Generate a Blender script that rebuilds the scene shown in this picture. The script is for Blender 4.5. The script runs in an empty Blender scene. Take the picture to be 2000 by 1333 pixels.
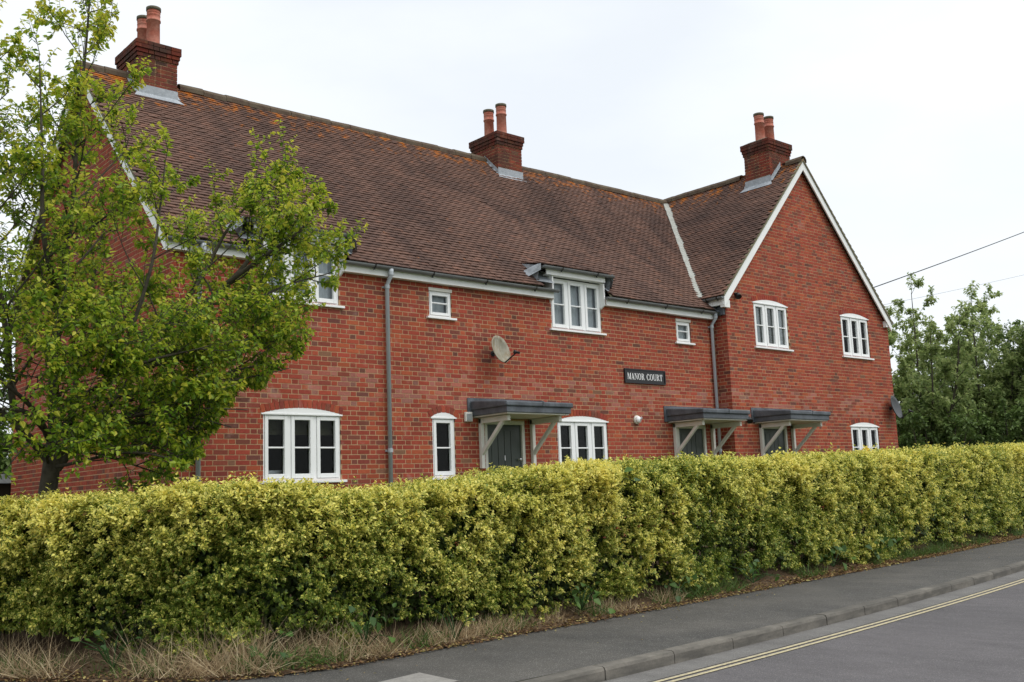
import bpy, math, random
import numpy as np
from mathutils import Vector, Matrix
random.seed(7); rng = np.random.default_rng(7)
S = bpy.context.scene
EYE = 1.46                                   # camera height above the road; all z below are relative to the eye
# ------------------------------------------------------------------ camera
yaw, pitch, roll = math.radians(41.06), math.radians(8.54), math.radians(-2.186)
cy, sy, cp, sp = math.cos(yaw), math.sin(yaw), math.cos(pitch), math.sin(pitch)
fwd = Vector((sy*cp, cy*cp, sp)); r0 = Vector((cy, -sy, 0)); u0 = r0.cross(fwd)
rt = r0*math.cos(roll)+u0*math.sin(roll); up = -r0*math.sin(roll)+u0*math.cos(roll)
cam = bpy.data.cameras.new('camera'); cam.sensor_width = 36; cam.lens = 2006.75/2000*36
cam.clip_start = .1; cam.clip_end = 5000
camo = bpy.data.objects.new('camera', cam); S.collection.objects.link(camo)
camo.matrix_world = Matrix(((rt.x, up.x, -fwd.x, 0), (rt.y, up.y, -fwd.y, -13.633), (rt.z, up.z, -fwd.z, EYE), (0, 0, 0, 1)))
S.camera = camo
# ------------------------------------------------------------------ sky (overcast, thin pale blue between clouds) and soft sun
SUN_EL, SUN_AZ = math.radians(60), math.radians(160)     # azimuth clockwise from +Y
w = bpy.data.worlds.new('World'); S.world = w; w.use_nodes = True
nt = w.node_tree; nt.nodes.clear(); N = nt.nodes.new; LK = nt.links.new
out = N('ShaderNodeOutputWorld'); bg = N('ShaderNodeBackground'); sky = N('ShaderNodeTexSky')
sky.sky_type = 'NISHITA'; sky.sun_disc = False; sky.sun_elevation = SUN_EL; sky.sun_rotation = SUN_AZ
sky.air_density = 1.0; sky.dust_density = 2.5
tc = N('ShaderNodeTexCoord'); mp = N('ShaderNodeMapping'); mp.inputs['Scale'].default_value = (1, 1, 2.6)
nz = N('ShaderNodeTexNoise'); nz.inputs['Scale'].default_value = 2.2; nz.inputs['Detail'].default_value = 5; nz.inputs['Roughness'].default_value = .5
rp = N('ShaderNodeValToRGB'); rp.color_ramp.elements[0].position = .3; rp.color_ramp.elements[1].position = .68
rp.color_ramp.elements[0].color = (.78, .78, .78, 1); rp.color_ramp.elements[1].color = (1, 1, 1, 1)
mx = N('ShaderNodeMix'); mx.data_type = 'RGBA'; mx.inputs['B'].default_value = (7.5, 7.8, 8.05, 1)
LK(tc.outputs['Generated'], mp.inputs[0]); LK(mp.outputs[0], nz.inputs['Vector']); LK(nz.outputs[0], rp.inputs[0])
LK(rp.outputs[0], mx.inputs['Factor']); LK(sky.outputs[0], mx.inputs['A']); LK(mx.outputs['Result'], bg.inputs[0])
bg.inputs[1].default_value = .1; LK(bg.outputs[0], out.inputs[0])
sl = bpy.data.lights.new('sun', 'SUN'); sl.energy = 1.5; sl.angle = math.radians(50); sl.color = (1, .97, .92)
so = bpy.data.objects.new('sun', sl); S.collection.objects.link(so)
sd = Vector((math.sin(SUN_AZ)*math.cos(SUN_EL), math.cos(SUN_AZ)*math.cos(SUN_EL), math.sin(SUN_EL)))
so.rotation_euler = sd.to_track_quat('Z', 'Y').to_euler(); so.location = (0, -5, 30)
S.view_settings.view_transform = 'Standard'; S.view_settings.look = 'None'; S.view_settings.exposure = .5; S.view_settings.gamma = 1
S.render.engine = 'CYCLES'

# ------------------------------------------------------------------ helpers
def tag(o, label=None, cat=None, group=None, kind=None):
    for k, v in (('label', label), ('category', cat), ('group', group), ('kind', kind)):
        if v: o[k] = v
    return o
def link(o, parent=None):
    S.collection.objects.link(o)
    if parent is not None:
        o.parent = parent
        if parent.type == 'EMPTY': o.matrix_parent_inverse = Matrix.Translation(-parent.location)
    return o
def root(name, loc):
    o = bpy.data.objects.new(name, None); o.empty_display_size = .2
    o.location = (loc[0], loc[1], loc[2]+EYE); return link(o)
class MB:
    def __init__(s): s.v = []; s.f = []; s.c = []
    def poly(s, pts, col=None):
        n = len(s.v); s.v += [tuple(p) for p in pts]; s.f.append(tuple(range(n, n+len(pts)))); s.c.append(col)
    def hexa(s, b, col=None):           # 8 corners: bottom 0-3 ccw seen from above, top 4-7
        n = len(s.v); s.v += [tuple(p) for p in b]
        for f in ((0, 3, 2, 1), (4, 5, 6, 7), (0, 1, 5, 4), (1, 2, 6, 5), (2, 3, 7, 6), (3, 0, 4, 7)):
            s.f.append(tuple(n+i for i in f)); s.c.append(col)
    def box(s, x0, x1, y0, y1, z0, z1, col=None):
        s.hexa([(x0, y0, z0), (x1, y0, z0), (x1, y1, z0), (x0, y1, z0), (x0, y0, z1), (x1, y0, z1), (x1, y1, z1), (x0, y1, z1)], col)
    def bar(s, a, b, wd, ht, up=(0, 0, 1), col=None):     # rectangular bar from a to b
        a, b = Vector(a), Vector(b); d = (b-a).normalized(); sx = d.cross(Vector(up)).normalized(); uz = sx.cross(d)
        q = [p+sx*i*wd/2+uz*j*ht/2 for p in (a, b) for i, j in ((-1, -1), (1, -1), (1, 1), (-1, 1))]
        s.hexa([q[0], q[1], q[5], q[4], q[3], q[2], q[6], q[7]], col)
    def tube(s, pts, rad, n=8, cap=True):
        pts = [Vector(p) for p in pts]; rad = rad if hasattr(rad, '__len__') else [rad]*len(pts)
        base = len(s.v); ref = Vector((.31, .17, .94)) if abs((pts[-1]-pts[0]).normalized().z) < .8 else Vector((.9, .3, .1))
        for i, p in enumerate(pts):
            d = (pts[min(i+1, len(pts)-1)]-pts[max(i-1, 0)]).normalized()
            a = d.cross(ref).normalized(); b = d.cross(a)
            for k in range(n):
                t = 2*math.pi*k/n; s.v.append(tuple(p+(a*math.cos(t)+b*math.sin(t))*rad[i]))
        for i in range(len(pts)-1):
            for k in range(n):
                q = base+i*n; s.f.append((q+k, q+n+k, q+n+(k+1) % n, q+(k+1) % n)); s.c.append(None)
        if cap:
            s.f.append(tuple(base+k for k in range(n))); s.c.append(None)
            s.f.append(tuple(base+(len(pts)-1)*n+k for k in reversed(range(n)))); s.c.append(None)
    def lathe(s, c, prof, n=20, axis=(0, 0, 1)):          # prof: (radius, height)
        ax = Vector(axis).normalized(); a = ax.orthogonal().normalized(); b = ax.cross(a); base = len(s.v)
        for r, h in prof:
            for k in range(n):
                t = 2*math.pi*k/n; s.v.append(tuple(Vector(c)+ax*h+(a*math.cos(t)+b*math.sin(t))*r))
        for i in range(len(prof)-1):
            for k in range(n):
                q = base+i*n; s.f.append((q+k, q+(k+1) % n, q+n+(k+1) % n, q+n+k)); s.c.append(None)
        s.f.append(tuple(base+k for k in reversed(range(n)))); s.c.append(None)
        s.f.append(tuple(base+(len(prof)-1)*n+k for k in range(n))); s.c.append(None)
    def build(s, name, mat, parent=None, smooth=False, bevel=0, origin=None):
        me = bpy.data.meshes.new(name); off = Vector(origin) if origin else Vector((0, 0, 0))
        dz = 0 if origin else EYE
        me.from_pydata([(v[0]-off.x, v[1]-off.y, v[2]-off.z+dz) for v in s.v], [], s.f)
        if any(c is not None for c in s.c):
            at = me.attributes.new('tint', 'FLOAT_COLOR', 'FACE')
            at.data.foreach_set('color', np.array([(*(c or (.5, .5, .5)), 1) for c in s.c], 'f').ravel())
        if smooth: me.polygons.foreach_set('use_smooth', [True]*len(me.polygons))
        me.materials.append(mat); me.update()
        o = bpy.data.objects.new(name, me)
        if origin: o.location = (off.x, off.y, off.z+EYE)
        if bevel:
            m = o.modifiers.new('bevel', 'BEVEL'); m.width = bevel; m.segments = 2; m.limit_method = 'ANGLE'
        return link(o, parent)
def vnoise(P, sc, seed=0):
    P = np.asarray(P, float)*sc+seed*17.31; i = np.floor(P).astype(np.int64); f = P-i; f = f*f*(3-2*f); r = 0
    for dx in (0, 1):
        for dy in (0, 1):
            for dz in (0, 1):
                h = ((i[..., 0]+dx)*73856093) ^ ((i[..., 1]+dy)*19349663) ^ ((i[..., 2]+dz)*83492791) ^ (seed*2654435)
                h = (h*2654435761) & 0xffffffff; h = ((h ^ (h >> 15))*2246822519) & 0xffffffff; h = (h ^ (h >> 13)) & 0xffff
                r = r+h/65535.*(f[..., 0] if dx else 1-f[..., 0])*(f[..., 1] if dy else 1-f[..., 1])*(f[..., 2] if dz else 1-f[..., 2])
    return r
# ------------------------------------------------------------------ materials
def mat(name, col=(.5, .5, .5), rough=.7, spec=.3, metal=0):
    m = bpy.data.materials.new(name); m.use_nodes = True; b = m.node_tree.nodes['Principled BSDF']
    b.inputs['Base Color'].default_value = (*col, 1); b.inputs['Roughness'].default_value = rough
    b.inputs['Specular IOR Level'].default_value = spec; b.inputs['Metallic'].default_value = metal
    return m
class NT:
    def __init__(s, m): s.t = m.node_tree; s.b = s.t.nodes['Principled BSDF']
    def n(s, typ, **k):
        x = s.t.nodes.new(typ)
        for a, v in k.items():
            if a in x.inputs.keys(): x.inputs[a].default_value = v
            else: setattr(x, a, v)
        return x
    def l(s, a, b): s.t.links.new(a, b)
    def pos(s): return s.n('ShaderNodeNewGeometry').outputs['Position']
    def noise(s, sc, det=4, rough=.55, scale3=None, dist=0):
        x = s.n('ShaderNodeTexNoise', Scale=sc, Detail=det, Roughness=rough, Distortion=dist); v = s.pos()
        if scale3:
            mpn = s.n('ShaderNodeMapping'); mpn.inputs['Scale'].default_value = scale3; s.l(v, mpn.inputs[0]); v = mpn.outputs[0]
        s.l(v, x.inputs['Vector']); return x.outputs[0]
    def ramp(s, x, a, b, c0=(0, 0, 0), c1=(1, 1, 1)):
        r = s.n('ShaderNodeValToRGB'); e = r.color_ramp.elements; e[0].position = a; e[1].position = b
        e[0].color = (*c0, 1); e[1].color = (*c1, 1); s.l(x, r.inputs[0]); return r.outputs[0]
    def mix(s, f, a, b, mode='MIX'):
        x = s.n('ShaderNodeMix', data_type='RGBA', blend_type=mode)
        for k, v in (('Factor', f), ('A', a), ('B', b)):
            i = [q for q in x.inputs if q.name == k and q.enabled and (q.type == 'RGBA' if k != 'Factor' else q.type == 'VALUE')][0]
            if hasattr(v, 'is_output'): s.l(v, i)
            else: i.default_value = (*v, 1) if isinstance(v, tuple) else v
        return [q for q in x.outputs if q.type == 'RGBA'][0]
    def math(s, op, a, b=None):
        x = s.n('ShaderNodeMath', operation=op)
        for i, v in enumerate((a, b)):
            if v is None: continue
            if hasattr(v, 'is_output'): s.l(v, x.inputs[i])
            else: x.inputs[i].default_value = v
        return x.outputs[0]
    def bump(s, h, st, dist=.01):
        x = s.n('ShaderNodeBump', Strength=st, Distance=dist); s.l(h, x.inputs['Height']); s.l(x.outputs[0], s.b.inputs['Normal'])
    def col(s, c): s.l(c, s.b.inputs['Base Color'])
def rough_mat(name, c0, c1, sc, rough=.85, spec=.2, bump=.3, det=6, bd=.01, sc2=None):
    m = mat(name, c0, rough, spec); t = NT(m); n1 = t.noise(sc, det); c = t.mix(t.ramp(n1, .3, .7), c0, c1)
    if sc2:
        n2 = t.noise(sc2, 3); c = t.mix(.5, c, t.ramp(n2, .3, .7, (.35, .35, .35), (.65, .65, .65)), 'OVERLAY')
    t.col(c); t.bump(n1, bump, bd); return m
def brick_mat(name, single):
    m = mat(name, rough=.9, spec=.15); t = NT(m)
    c = t.n('ShaderNodeObjectInfo').outputs['Color'] if single else t.n('ShaderNodeAttribute', attribute_name='tint').outputs['Color']
    a = t.noise(28, 5, .65); c = t.mix(.4, c, t.ramp(a, .25, .75, (.3, .3, .3), (.68, .68, .68)), 'OVERLAY')
    c = t.mix(.32, c, t.ramp(t.noise(.8, 5, .62, (1, 1, .4)), .3, .7, (.32, .32, .32), (.64, .64, .64)), 'OVERLAY')     # broad weathering
    pale = t.noise(3.1, 4, .6, dist=.6)                            # salt bloom
    c = t.mix(t.math('MULTIPLY', t.ramp(pale, .60, .80), .42), c, (.50, .36, .31))
    t.col(c); t.bump(t.noise(70, 5, .7), .5, .006); return m
M = {}
M['brick'] = brick_mat('brick_clay', False); M['brick1'] = brick_mat('brick_clay_single', True)
def sooty():
    m = brick_mat('sooty_chimney_brick', False); t = NT(m); c = t.b.inputs['Base Color'].links[0].from_socket
    c = t.mix(t.math('MULTIPLY', t.ramp(t.noise(2.2, 5, .65), .36, .60), .75), c, (.05, .036, .028))
    c = t.mix(t.math('MULTIPLY', t.ramp(t.noise(7, 5, .7), .58, .72), .5), c, (.15, .13, .06)); t.col(c); return m
M['oldbrick'] = sooty()
M['mortar'] = rough_mat('sand_mortar', (.54, .355, .215), (.43, .275, .16), 9, .95, .1, .15)
def tile_mat(name, single):
    m = mat(name, rough=.88, spec=.15); t = NT(m)
    c = t.n('ShaderNodeObjectInfo').outputs['Color'] if single else t.n('ShaderNodeAttribute', attribute_name='tint').outputs['Color']
    c = t.mix(.4, c, t.ramp(t.noise(22, 5, .65), .25, .75, (.33, .33, .33), (.66, .66, .66)), 'OVERLAY')
    grime = t.noise(.9, 5, .6, (1, .5, .5), .8)                    # algae stains, long down the slope
    c = t.mix(t.math('MULTIPLY', t.ramp(grime, .42, .70), .75), c, (.045, .032, .03))
    sep = t.n('ShaderNodeSeparateXYZ'); t.l(t.pos(), sep.inputs[0])
    hgt = t.n('ShaderNodeMapRange'); t.l(sep.outputs[2], hgt.inputs[0])
    hgt.inputs[1].default_value = 7.0+EYE-.3; hgt.inputs[2].default_value = 7.62+EYE       # lichen thrives near the ridge
    lf = t.n('ShaderNodeMapRange'); t.l(sep.outputs[0], lf.inputs[0]); lf.inputs[1].default_value = 8.6; lf.inputs[2].default_value = 5.6
    ln = t.math('ADD', t.noise(4.5, 6, .66), t.math('ADD', t.math('MULTIPLY', hgt.outputs[0], .21), t.math('MULTIPLY', t.math('MULTIPLY', lf.outputs[0], hgt.outputs[0]), .10)))
    c = t.mix(t.ramp(ln, .655, .79), c, (.42, .14, .022))
    c = t.mix(t.math('MULTIPLY', t.ramp(t.noise(40, 3, .7), .70, .78), .5), c, (.30, .29, .22))
    t.col(c); t.bump(t.noise(60, 5, .7), .4, .005); return m
M['tile'] = tile_mat('clay_tile', False); M['tile1'] = tile_mat('clay_tile_single', True)
M['ridge'] = rough_mat('ridge_clay', (.085, .055, .042), (.14, .115, .08), 7, .9, .15, .5)
M['white'] = mat('white_upvc', (.84, .85, .85), .38, .4)
M['board'] = rough_mat('white_painted_board', (.86, .86, .85), (.80, .81, .80), 3, .5, .3, .04)
M['cream'] = rough_mat('cream_paint', (.74, .72, .66), (.66, .64, .58), 5, .55, .3, .05)
M['gutter'] = rough_mat('grey_gutter', (.19, .20, .205), (.13, .135, .135), 4, .5, .35, .05)
M['pipe'] = rough_mat('grey_downpipe', (.42, .455, .485), (.37, .40, .43), 3, .45, .4, .04)
M['lead'] = rough_mat('lead_sheet', (.125, .14, .16), (.055, .062, .072), 4, .55, .4, .25, sc2=30)
M['leadpale'] = rough_mat('pale_lead', (.37, .40, .435), (.26, .285, .31), 9, .5, .4, .2, sc2=25)
M['valley'] = rough_mat('weathered_valley_lead', (.40, .41, .38), (.27, .28, .25), 12, .7, .3, .3)
M['door'] = rough_mat('dark_green_door', (.050, .062, .050), (.040, .051, .042), 3, .35, .4, .03)
M['chrome'] = mat('steel', (.6, .6, .6), .25, .5, 1)
M['pot'] = rough_mat('terracotta', (.42, .115, .075), (.46, .21, .16), 6, .85, .2, .25, sc2=24)
M['cap'] = rough_mat('flaunching_cement', (.16, .145, .11), (.09, .085, .06), 9, .95, .1, .6)
M['dark'] = mat('dark_interior', (.03, .03, .03), .9, .1)
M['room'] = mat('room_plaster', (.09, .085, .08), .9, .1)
M['curtain'] = rough_mat('sky_toned_net_curtain', (.66, .66, .73), (.60, .60, .67), 14, .9, .1, .2)  # lavender grey puts the sky reflection of the upper panes into the cloth colour
M['blind'] = rough_mat('roller_blind', (.10, .09, .06), (.075, .07, .045), 5, .9, .1, .1)
M['black'] = mat('black_paint', (.012, .012, .014), .4, .4)
M['lettering'] = mat('white_lettering', (.85, .85, .85), .5, .3)
M['plasticblack'] = mat('black_plastic', (.015, .015, .016), .45, .4)
M['bark'] = rough_mat('tree_bark', (.05, .045, .034), (.095, .085, .065), 14, .95, .1, .8, sc2=4)
M['twig'] = mat('hedge_twig', (.075, .055, .035), .95, .1)
M['verge'] = rough_mat('verge_mortar', (.24, .22, .15), (.15, .145, .09), 18, .95, .1, .6)
def glass():
    m = bpy.data.materials.new('window_glass'); m.use_nodes = True; t = m.node_tree; t.nodes.clear()
    o = t.nodes.new('ShaderNodeOutputMaterial'); mixs = t.nodes.new('ShaderNodeMixShader'); fr = t.nodes.new('ShaderNodeFresnel')
    tr = t.nodes.new('ShaderNodeBsdfTransparent'); gl = t.nodes.new('ShaderNodeBsdfGlossy'); fr.inputs[0].default_value = 1.19
    tr.inputs[0].default_value = (.84, .87, .86, 1); gl.inputs['Roughness'].default_value = .015
    t.links.new(fr.outputs[0], mixs.inputs[0]); t.links.new(tr.outputs[0], mixs.inputs[1]); t.links.new(gl.outputs[0], mixs.inputs[2])
    t.links.new(mixs.outputs[0], o.inputs[0]); return m
M['glass'] = glass()
def leaf_mat(name, ramp, margin=None, trans=.35, rough=.5):
    """ramp: list of (position, colour) over the per-leaf random 'lf'.r; margin: list of colours for the leaf edge."""
    m = mat(name, (.1, .2, .05), rough, .35); t = NT(m); at = t.n('ShaderNodeAttribute', attribute_name='lf')
    sp_ = t.n('ShaderNodeSeparateColor'); t.l(at.outputs['Color'], sp_.inputs[0])
    def rr(x, cols):
        r = t.n('ShaderNodeValToRGB'); e = r.color_ramp.elements
        while len(e) < len(cols): e.new(.5)
        for i, (p_, c_) in enumerate(cols): e[i].position = p_; e[i].color = (*c_, 1)
        t.l(x, r.inputs[0]); return r.outputs[0]
    c = rr(sp_.outputs[0], ramp)
    if margin:
        edge = t.math('ADD', sp_.outputs[2], t.math('SUBTRACT', sp_.outputs[1], .5))
        c = t.mix(t.ramp(edge, .30, .52), c, rr(sp_.outputs[0], margin))
    t.col(c)
    tl = t.n('ShaderNodeBsdfTranslucent'); t.l(c, tl.inputs[0]); ms = t.n('ShaderNodeMixShader', Fac=trans)
    ms.inputs[0].default_value = trans
    o = [x for x in t.t.nodes if x.type == 'OUTPUT_MATERIAL'][0]
    t.l(t.b.outputs[0], ms.inputs[1]); t.l(tl.outputs[0], ms.inputs[2]); t.l(ms.outputs[0], o.inputs[0]); return m
M['privet'] = leaf_mat('variegated_privet_leaf', [(0, (.075, .135, .018)), (.5, (.15, .22, .026)), (1, (.27, .32, .045))],
                       [(0, (.66, .64, .11)), (.45, (.82, .76, .17)), (.8, (.88, .79, .24)), (1, (.88, .69, .11))], .36, .45)
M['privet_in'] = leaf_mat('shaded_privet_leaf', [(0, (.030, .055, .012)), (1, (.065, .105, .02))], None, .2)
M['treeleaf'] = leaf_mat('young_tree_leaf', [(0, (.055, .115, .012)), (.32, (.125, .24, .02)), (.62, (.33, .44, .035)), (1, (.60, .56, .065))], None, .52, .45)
M['farleaf'] = leaf_mat('far_tree_leaf', [(0, (.15, .215, .08)), (.5, (.25, .335, .11)), (1, (.40, .46, .18))], None, .55)
M['darkleaf'] = leaf_mat('dark_shrub_leaf', [(0, (.075, .13, .038)), (1, (.17, .25, .065))], None, .3)
M['weedleaf'] = leaf_mat('weed_leaf', [(0, (.035, .085, .02)), (1, (.09, .17, .03))], None, .3)
M['litter'] = leaf_mat('fallen_leaf', [(0, (.10, .055, .03)), (.45, (.20, .11, .05)), (.75, (.33, .24, .08)), (1, (.58, .53, .20))], None, .1, .8)
M['straw'] = leaf_mat('dry_straw', [(0, (.27, .19, .105)), (.6, (.48, .36, .21)), (1, (.68, .57, .37))], None, .25, .8)
M['grassgreen'] = leaf_mat('grass_blade', [(0, (.05, .10, .02)), (1, (.12, .19, .04))], None, .3, .6)
M['soil'] = rough_mat('verge_soil', (.075, .05, .032), (.13, .09, .055), 12, .95, .1, .8, bd=.03)
M['lawn'] = rough_mat('lawn_ground', (.055, .085, .025), (.09, .12, .04), 2, .95, .1, .4)
def asphalt(name, c0, c1, speck, patch):
    m = mat(name, c0, .85, .25); t = NT(m)
    c = t.mix(t.ramp(t.noise(patch, 4, .6), .35, .65), c0, c1)
    v = t.n('ShaderNodeTexVoronoi', Scale=170.); t.l(t.pos(), v.inputs['Vector'])
    sv = t.n('ShaderNodeSeparateColor'); t.l(v.outputs['Color'], sv.inputs[0])
    c = t.mix(.5, c, t.ramp(sv.outputs[0], .1, .95, (.33, .33, .33), (.72, .72, .72)), 'OVERLAY')
    c = t.mix(t.math('MULTIPLY', t.ramp(sv.outputs[1], .93, .97), speck), c, (.32, .31, .29))
    c = t.mix(.45, c, t.ramp(t.noise(5, 6, .65, (1, .35, 1)), .3, .7, (.35, .35, .35), (.65, .65, .65)), 'OVERLAY')
    t.col(c); t.bump(v.outputs['Distance'], .5, .006); return m
M['road'] = asphalt('road_asphalt', (.114, .107, .111), (.094, .089, .093), .5, .5)
M['channel'] = asphalt('worn_channel_asphalt', (.165, .16, .152), (.125, .12, .115), .5, 1.5)
M['pave'] = asphalt('pavement_asphalt', (.093, .088, .080), (.066, .064, .060), .6, .9)
def kerbm():
    m = mat('kerb_concrete', (.2, .19, .17), .9, .2); t = NT(m)
    c = t.mix(t.ramp(t.noise(1.7, 5, .6, (1, 1, 3)), .35, .65), (.19, .175, .15), (.115, .107, .095))
    c = t.mix(.5, c, t.ramp(t.noise(45, 5, .7), .25, .75, (.33, .33, .33), (.67, .67, .67)), 'OVERLAY')
    sep = t.n('ShaderNodeSeparateXYZ'); t.l(t.pos(), sep.inputs[0])
    dm = t.math('MULTIPLY', t.ramp(t.noise(2.5, 5, .65, (1, 1, 6)), .38, .60), .6)        # tyre scuffs and damp stains
    c = t.mix(dm, c, (.07, .067, .06)); t.col(c); t.bump(t.noise(50, 5, .7), .4, .006); return m
M['kerb'] = kerbm()
def paintm():
    m = mat('yellow_line_paint', (.5, .4, .15), .75, .25); t = NT(m)
    c = t.mix(t.ramp(t.noise(26, 6, .7), .36, .62), (.27, .245, .19), (.56, .485, .29)); t.col(c); return m
M['paint'] = paintm()
M['slab'] = rough_mat('concrete_patch', (.27, .26, .24), (.22, .21, .195), 14, .9, .2, .3, sc2=70)

# ------------------------------------------------------------------ ground, road, pavement
def smooth_path(pts, step=.25):
    P = [np.array(p, float) for p in pts]; P = [2*P[0]-P[1]]+P+[2*P[-1]-P[-2]]; o = []
    for i in range(1, len(P)-2):
        n = max(2, int(np.linalg.norm(P[i+1]-P[i])/step))
        for k in range(n):
            t = k/n; a, b, c, d = P[i-1:i+3]
            o.append(.5*((2*b)+(-a+c)*t+(2*a-5*b+4*c-d)*t*t+(-a+3*b-3*c+d)*t**3))
    o.append(P[-2]); return np.array(o)
def kerb_y(x): return -7.72+.09*(x-6.6)+.004*(x-6.6)**2
PAVE_BACK = [(.6, -1.2), (1.8, -3.3), (2.44, -4.4), (3.05, -5.35), (3.7, -6.0), (4.3, -6.17), (5.2, -6.1), (6.5, -5.97), (9, -5.7), (11.46, -5.39), (15.7, -4.83), (19.5, -4.25), (23.2, -3.62), (28, -2.65), (34, -1.2), (45, 2.0)]
edge = smooth_path(PAVE_BACK)
edge_s = np.r_[0, np.cumsum(np.linalg.norm(np.diff(edge, axis=0), axis=1))]
edge_t = np.gradient(edge, axis=0); edge_t /= np.linalg.norm(edge_t, axis=1)[:, None]
edge_n = np.stack([-edge_t[:, 1], edge_t[:, 0]], 1)             # towards the house
def at_edge(s, off=0.):
    x = np.interp(s, edge_s, edge[:, 0])+off*np.interp(s, edge_s, edge_n[:, 0]); y = np.interp(s, edge_s, edge[:, 1])+off*np.interp(s, edge_s, edge_n[:, 1])
    return x, y
def strip(mb, A, B, za, zb):
    for i in range(len(A)-1):
        mb.poly([(A[i][0], A[i][1], za), (A[i+1][0], A[i+1][1], za), (B[i+1][0], B[i+1][1], zb), (B[i][0], B[i][1], zb)])
ZR, ZK, ZP = -1.46, -1.35, -1.32                                 # road, kerb top, pavement back
g = MB(); g.poly([(-900, -900, ZR-.03), (900, -900, ZR-.03), (900, 900, ZR-.03), (-900, 900, ZR-.03)])
tag(g.build('ground', M['lawn']), kind='structure')
kx = np.arange(-14, 46, .5); KL = [(x, kerb_y(x)) for x in kx]
def off_k(d): return [(x+d*(.09+.008*(x-6.6)), kerb_y(x)-d) for x in kx]
mb = MB(); strip(mb, off_k(9), off_k(.30), ZR, ZR); tag(mb.build('road', M['road']), kind='structure')
mb = MB(); strip(mb, off_k(.30), off_k(-.02), ZR+.003, ZR+.006); tag(mb.build('road_channel', M['channel']), kind='structure')
for d in (.335, .425):
    mb = MB(); strip(mb, off_k(d+.046), off_k(d), ZR+.006, ZR+.006)
    tag(mb.build('yellow_line', M['paint']), kind='structure')
# pavement: from the kerb back to the verge, drawn between two matched curves
n = 240; sx = np.linspace(0, edge_s[-1], n); pb = np.stack(at_edge(sx, .12), 1)
pf = []
for i in range(n):
    t = i/(n-1); x = -13+(45+13)*np.clip((pb[i, 0]-0)/45, 0, 1)**.8 if pb[i, 0] < 6 else None
    if x is None or x > pb[i, 0]+.25: x = pb[i, 0]+.25
    pf.append((x, kerb_y(x)+.12))
mb = MB(); strip(mb, pf, pb, ZK, ZP); mb.poly([(-14, -8.2, ZK-.002), (pf[0][0], pf[0][1], ZK-.002), (pb[0][0], pb[0][1], ZP-.002), (-14, -1.2, ZP-.002)])
tag(mb.build('pavement', M['pave']), kind='structure')
kb = MB(); kb.box(0, .01, 0, .01, -1.6, -1.59)
kerb = bpy.data.objects.new('kerb', bpy.data.meshes.new('kerb')); link(kerb); tag(kerb, kind='structure')
bed = MB(); strip(bed, off_k(-.02), off_k(-.125), ZK-.014, ZK-.014)
kerb.data = bed.build('kerb_bed', M['kerb']).data; bpy.data.objects.remove(bpy.data.objects['kerb_bed'])
st = MB(); L_, b_ = .455, .02                                    # one kerb stone, 0.914 m with a chamfered front top edge
prof = [(0, ZR-.06), (0, ZK-.03), (.012, ZK-.006), (.03, ZK), (.125, ZK+.001), (.125, ZR-.06)]
v0 = [(-L_, y, z) for y, z in prof]; v1 = [(L_, y, z) for y, z in prof]
for i in range(5): st.poly([v0[i+1], v0[i], v1[i], v1[i+1]])
st.poly(v0); st.poly(v1[::-1])
kst = st.build('kerb_stone', M['kerb'], kerb); s_acc = 0; x = -13.9+.03; first = True
while x < 40:
    sl_ = .09+.008*(x-6.6); a = math.atan(sl_); o = kst if first else link(bpy.data.objects.new('kerb_stone', kst.data), kerb)
    o.location = (x, kerb_y(x)+random.uniform(-.004, .004), random.uniform(-.003, .003)); o.rotation_euler = (0, 0, a); first = False; x += .922*math.cos(a)
mb = MB(); mb.poly([(4.40, -6.86, ZK+.014), (4.2, -7.45, ZK+.012), (4.80, -7.38, ZK+.013), (4.83, -6.80, ZK+.015)])
tag(mb.build('concrete_patch', M['slab']), kind='structure')
# verge soil and garden behind
mb = MB(); A = np.stack(at_edge(edge_s, 0), 1); B = np.stack(at_edge(edge_s, .35), 1); C = np.stack(at_edge(edge_s, 1.6), 1)
strip(mb, A, B, ZP+.008, ZP+.10); strip(mb, B, C, ZP+.10, -.85); tag(mb.build('verge', M['soil']), kind='structure')
mb = MB(); D_ = [(max(c[0]*1.0, c[0]), 40+0*c[0], ) for c in C]; strip(mb, C, D_, -.85, -.84); mb.poly([(-40, -1, -.86), (C[0][0], C[0][1], -.86), (C[0][0], 40, -.86), (-40, 40, -.86)])
tag(mb.build('garden', M['lawn']), kind='structure')

# ------------------------------------------------------------------ HOUSE
XL, XC, XR, YW, YB = 5.66, 17.65, 24.31, -.35, 7.5               # left corner, wing corner, right corner, wing front, back
YRG, ZRG = 3.75, 7.60                                            # main ridge
SM, ZE, YE = .985, 3.71, -.20                                    # main roof slope, eave
XRG, ZWR, SW, XWE, ZWE = 20.86, 7.66, 1.058, 17.44, 4.04         # wing ridge and eave
YV = -.50                                                        # wing verge front
def zmain(y): return ZE+SM*(y-YE)
def zwing(x): return ZWE+SW*(x-XWE)
house = root('brick_house', (15, 3.7, -.86))
tag(house, 'long red brick house with brown tiled roof, projecting gable and three chimneys', 'house')
PAL = [((.37, .072, .047), 34), ((.32, .063, .045), 24), ((.41, .092, .050), 16), ((.27, .066, .050), 12), ((.225, .070, .054), 6), ((.175, .066, .054), 3), ((.24, .11, .075), 1)]
PC = [c for c, k in PAL for _ in range(k)]
def bcol(dark=0.):
    c = random.choice(PC); f = random.uniform(.88, 1.12)*(1-dark)*.86; gq = random.uniform(.95, 1.08)
    return (c[0]*f*1.04, c[1]*f*gq*1.08, c[2]*f*1.02)
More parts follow.
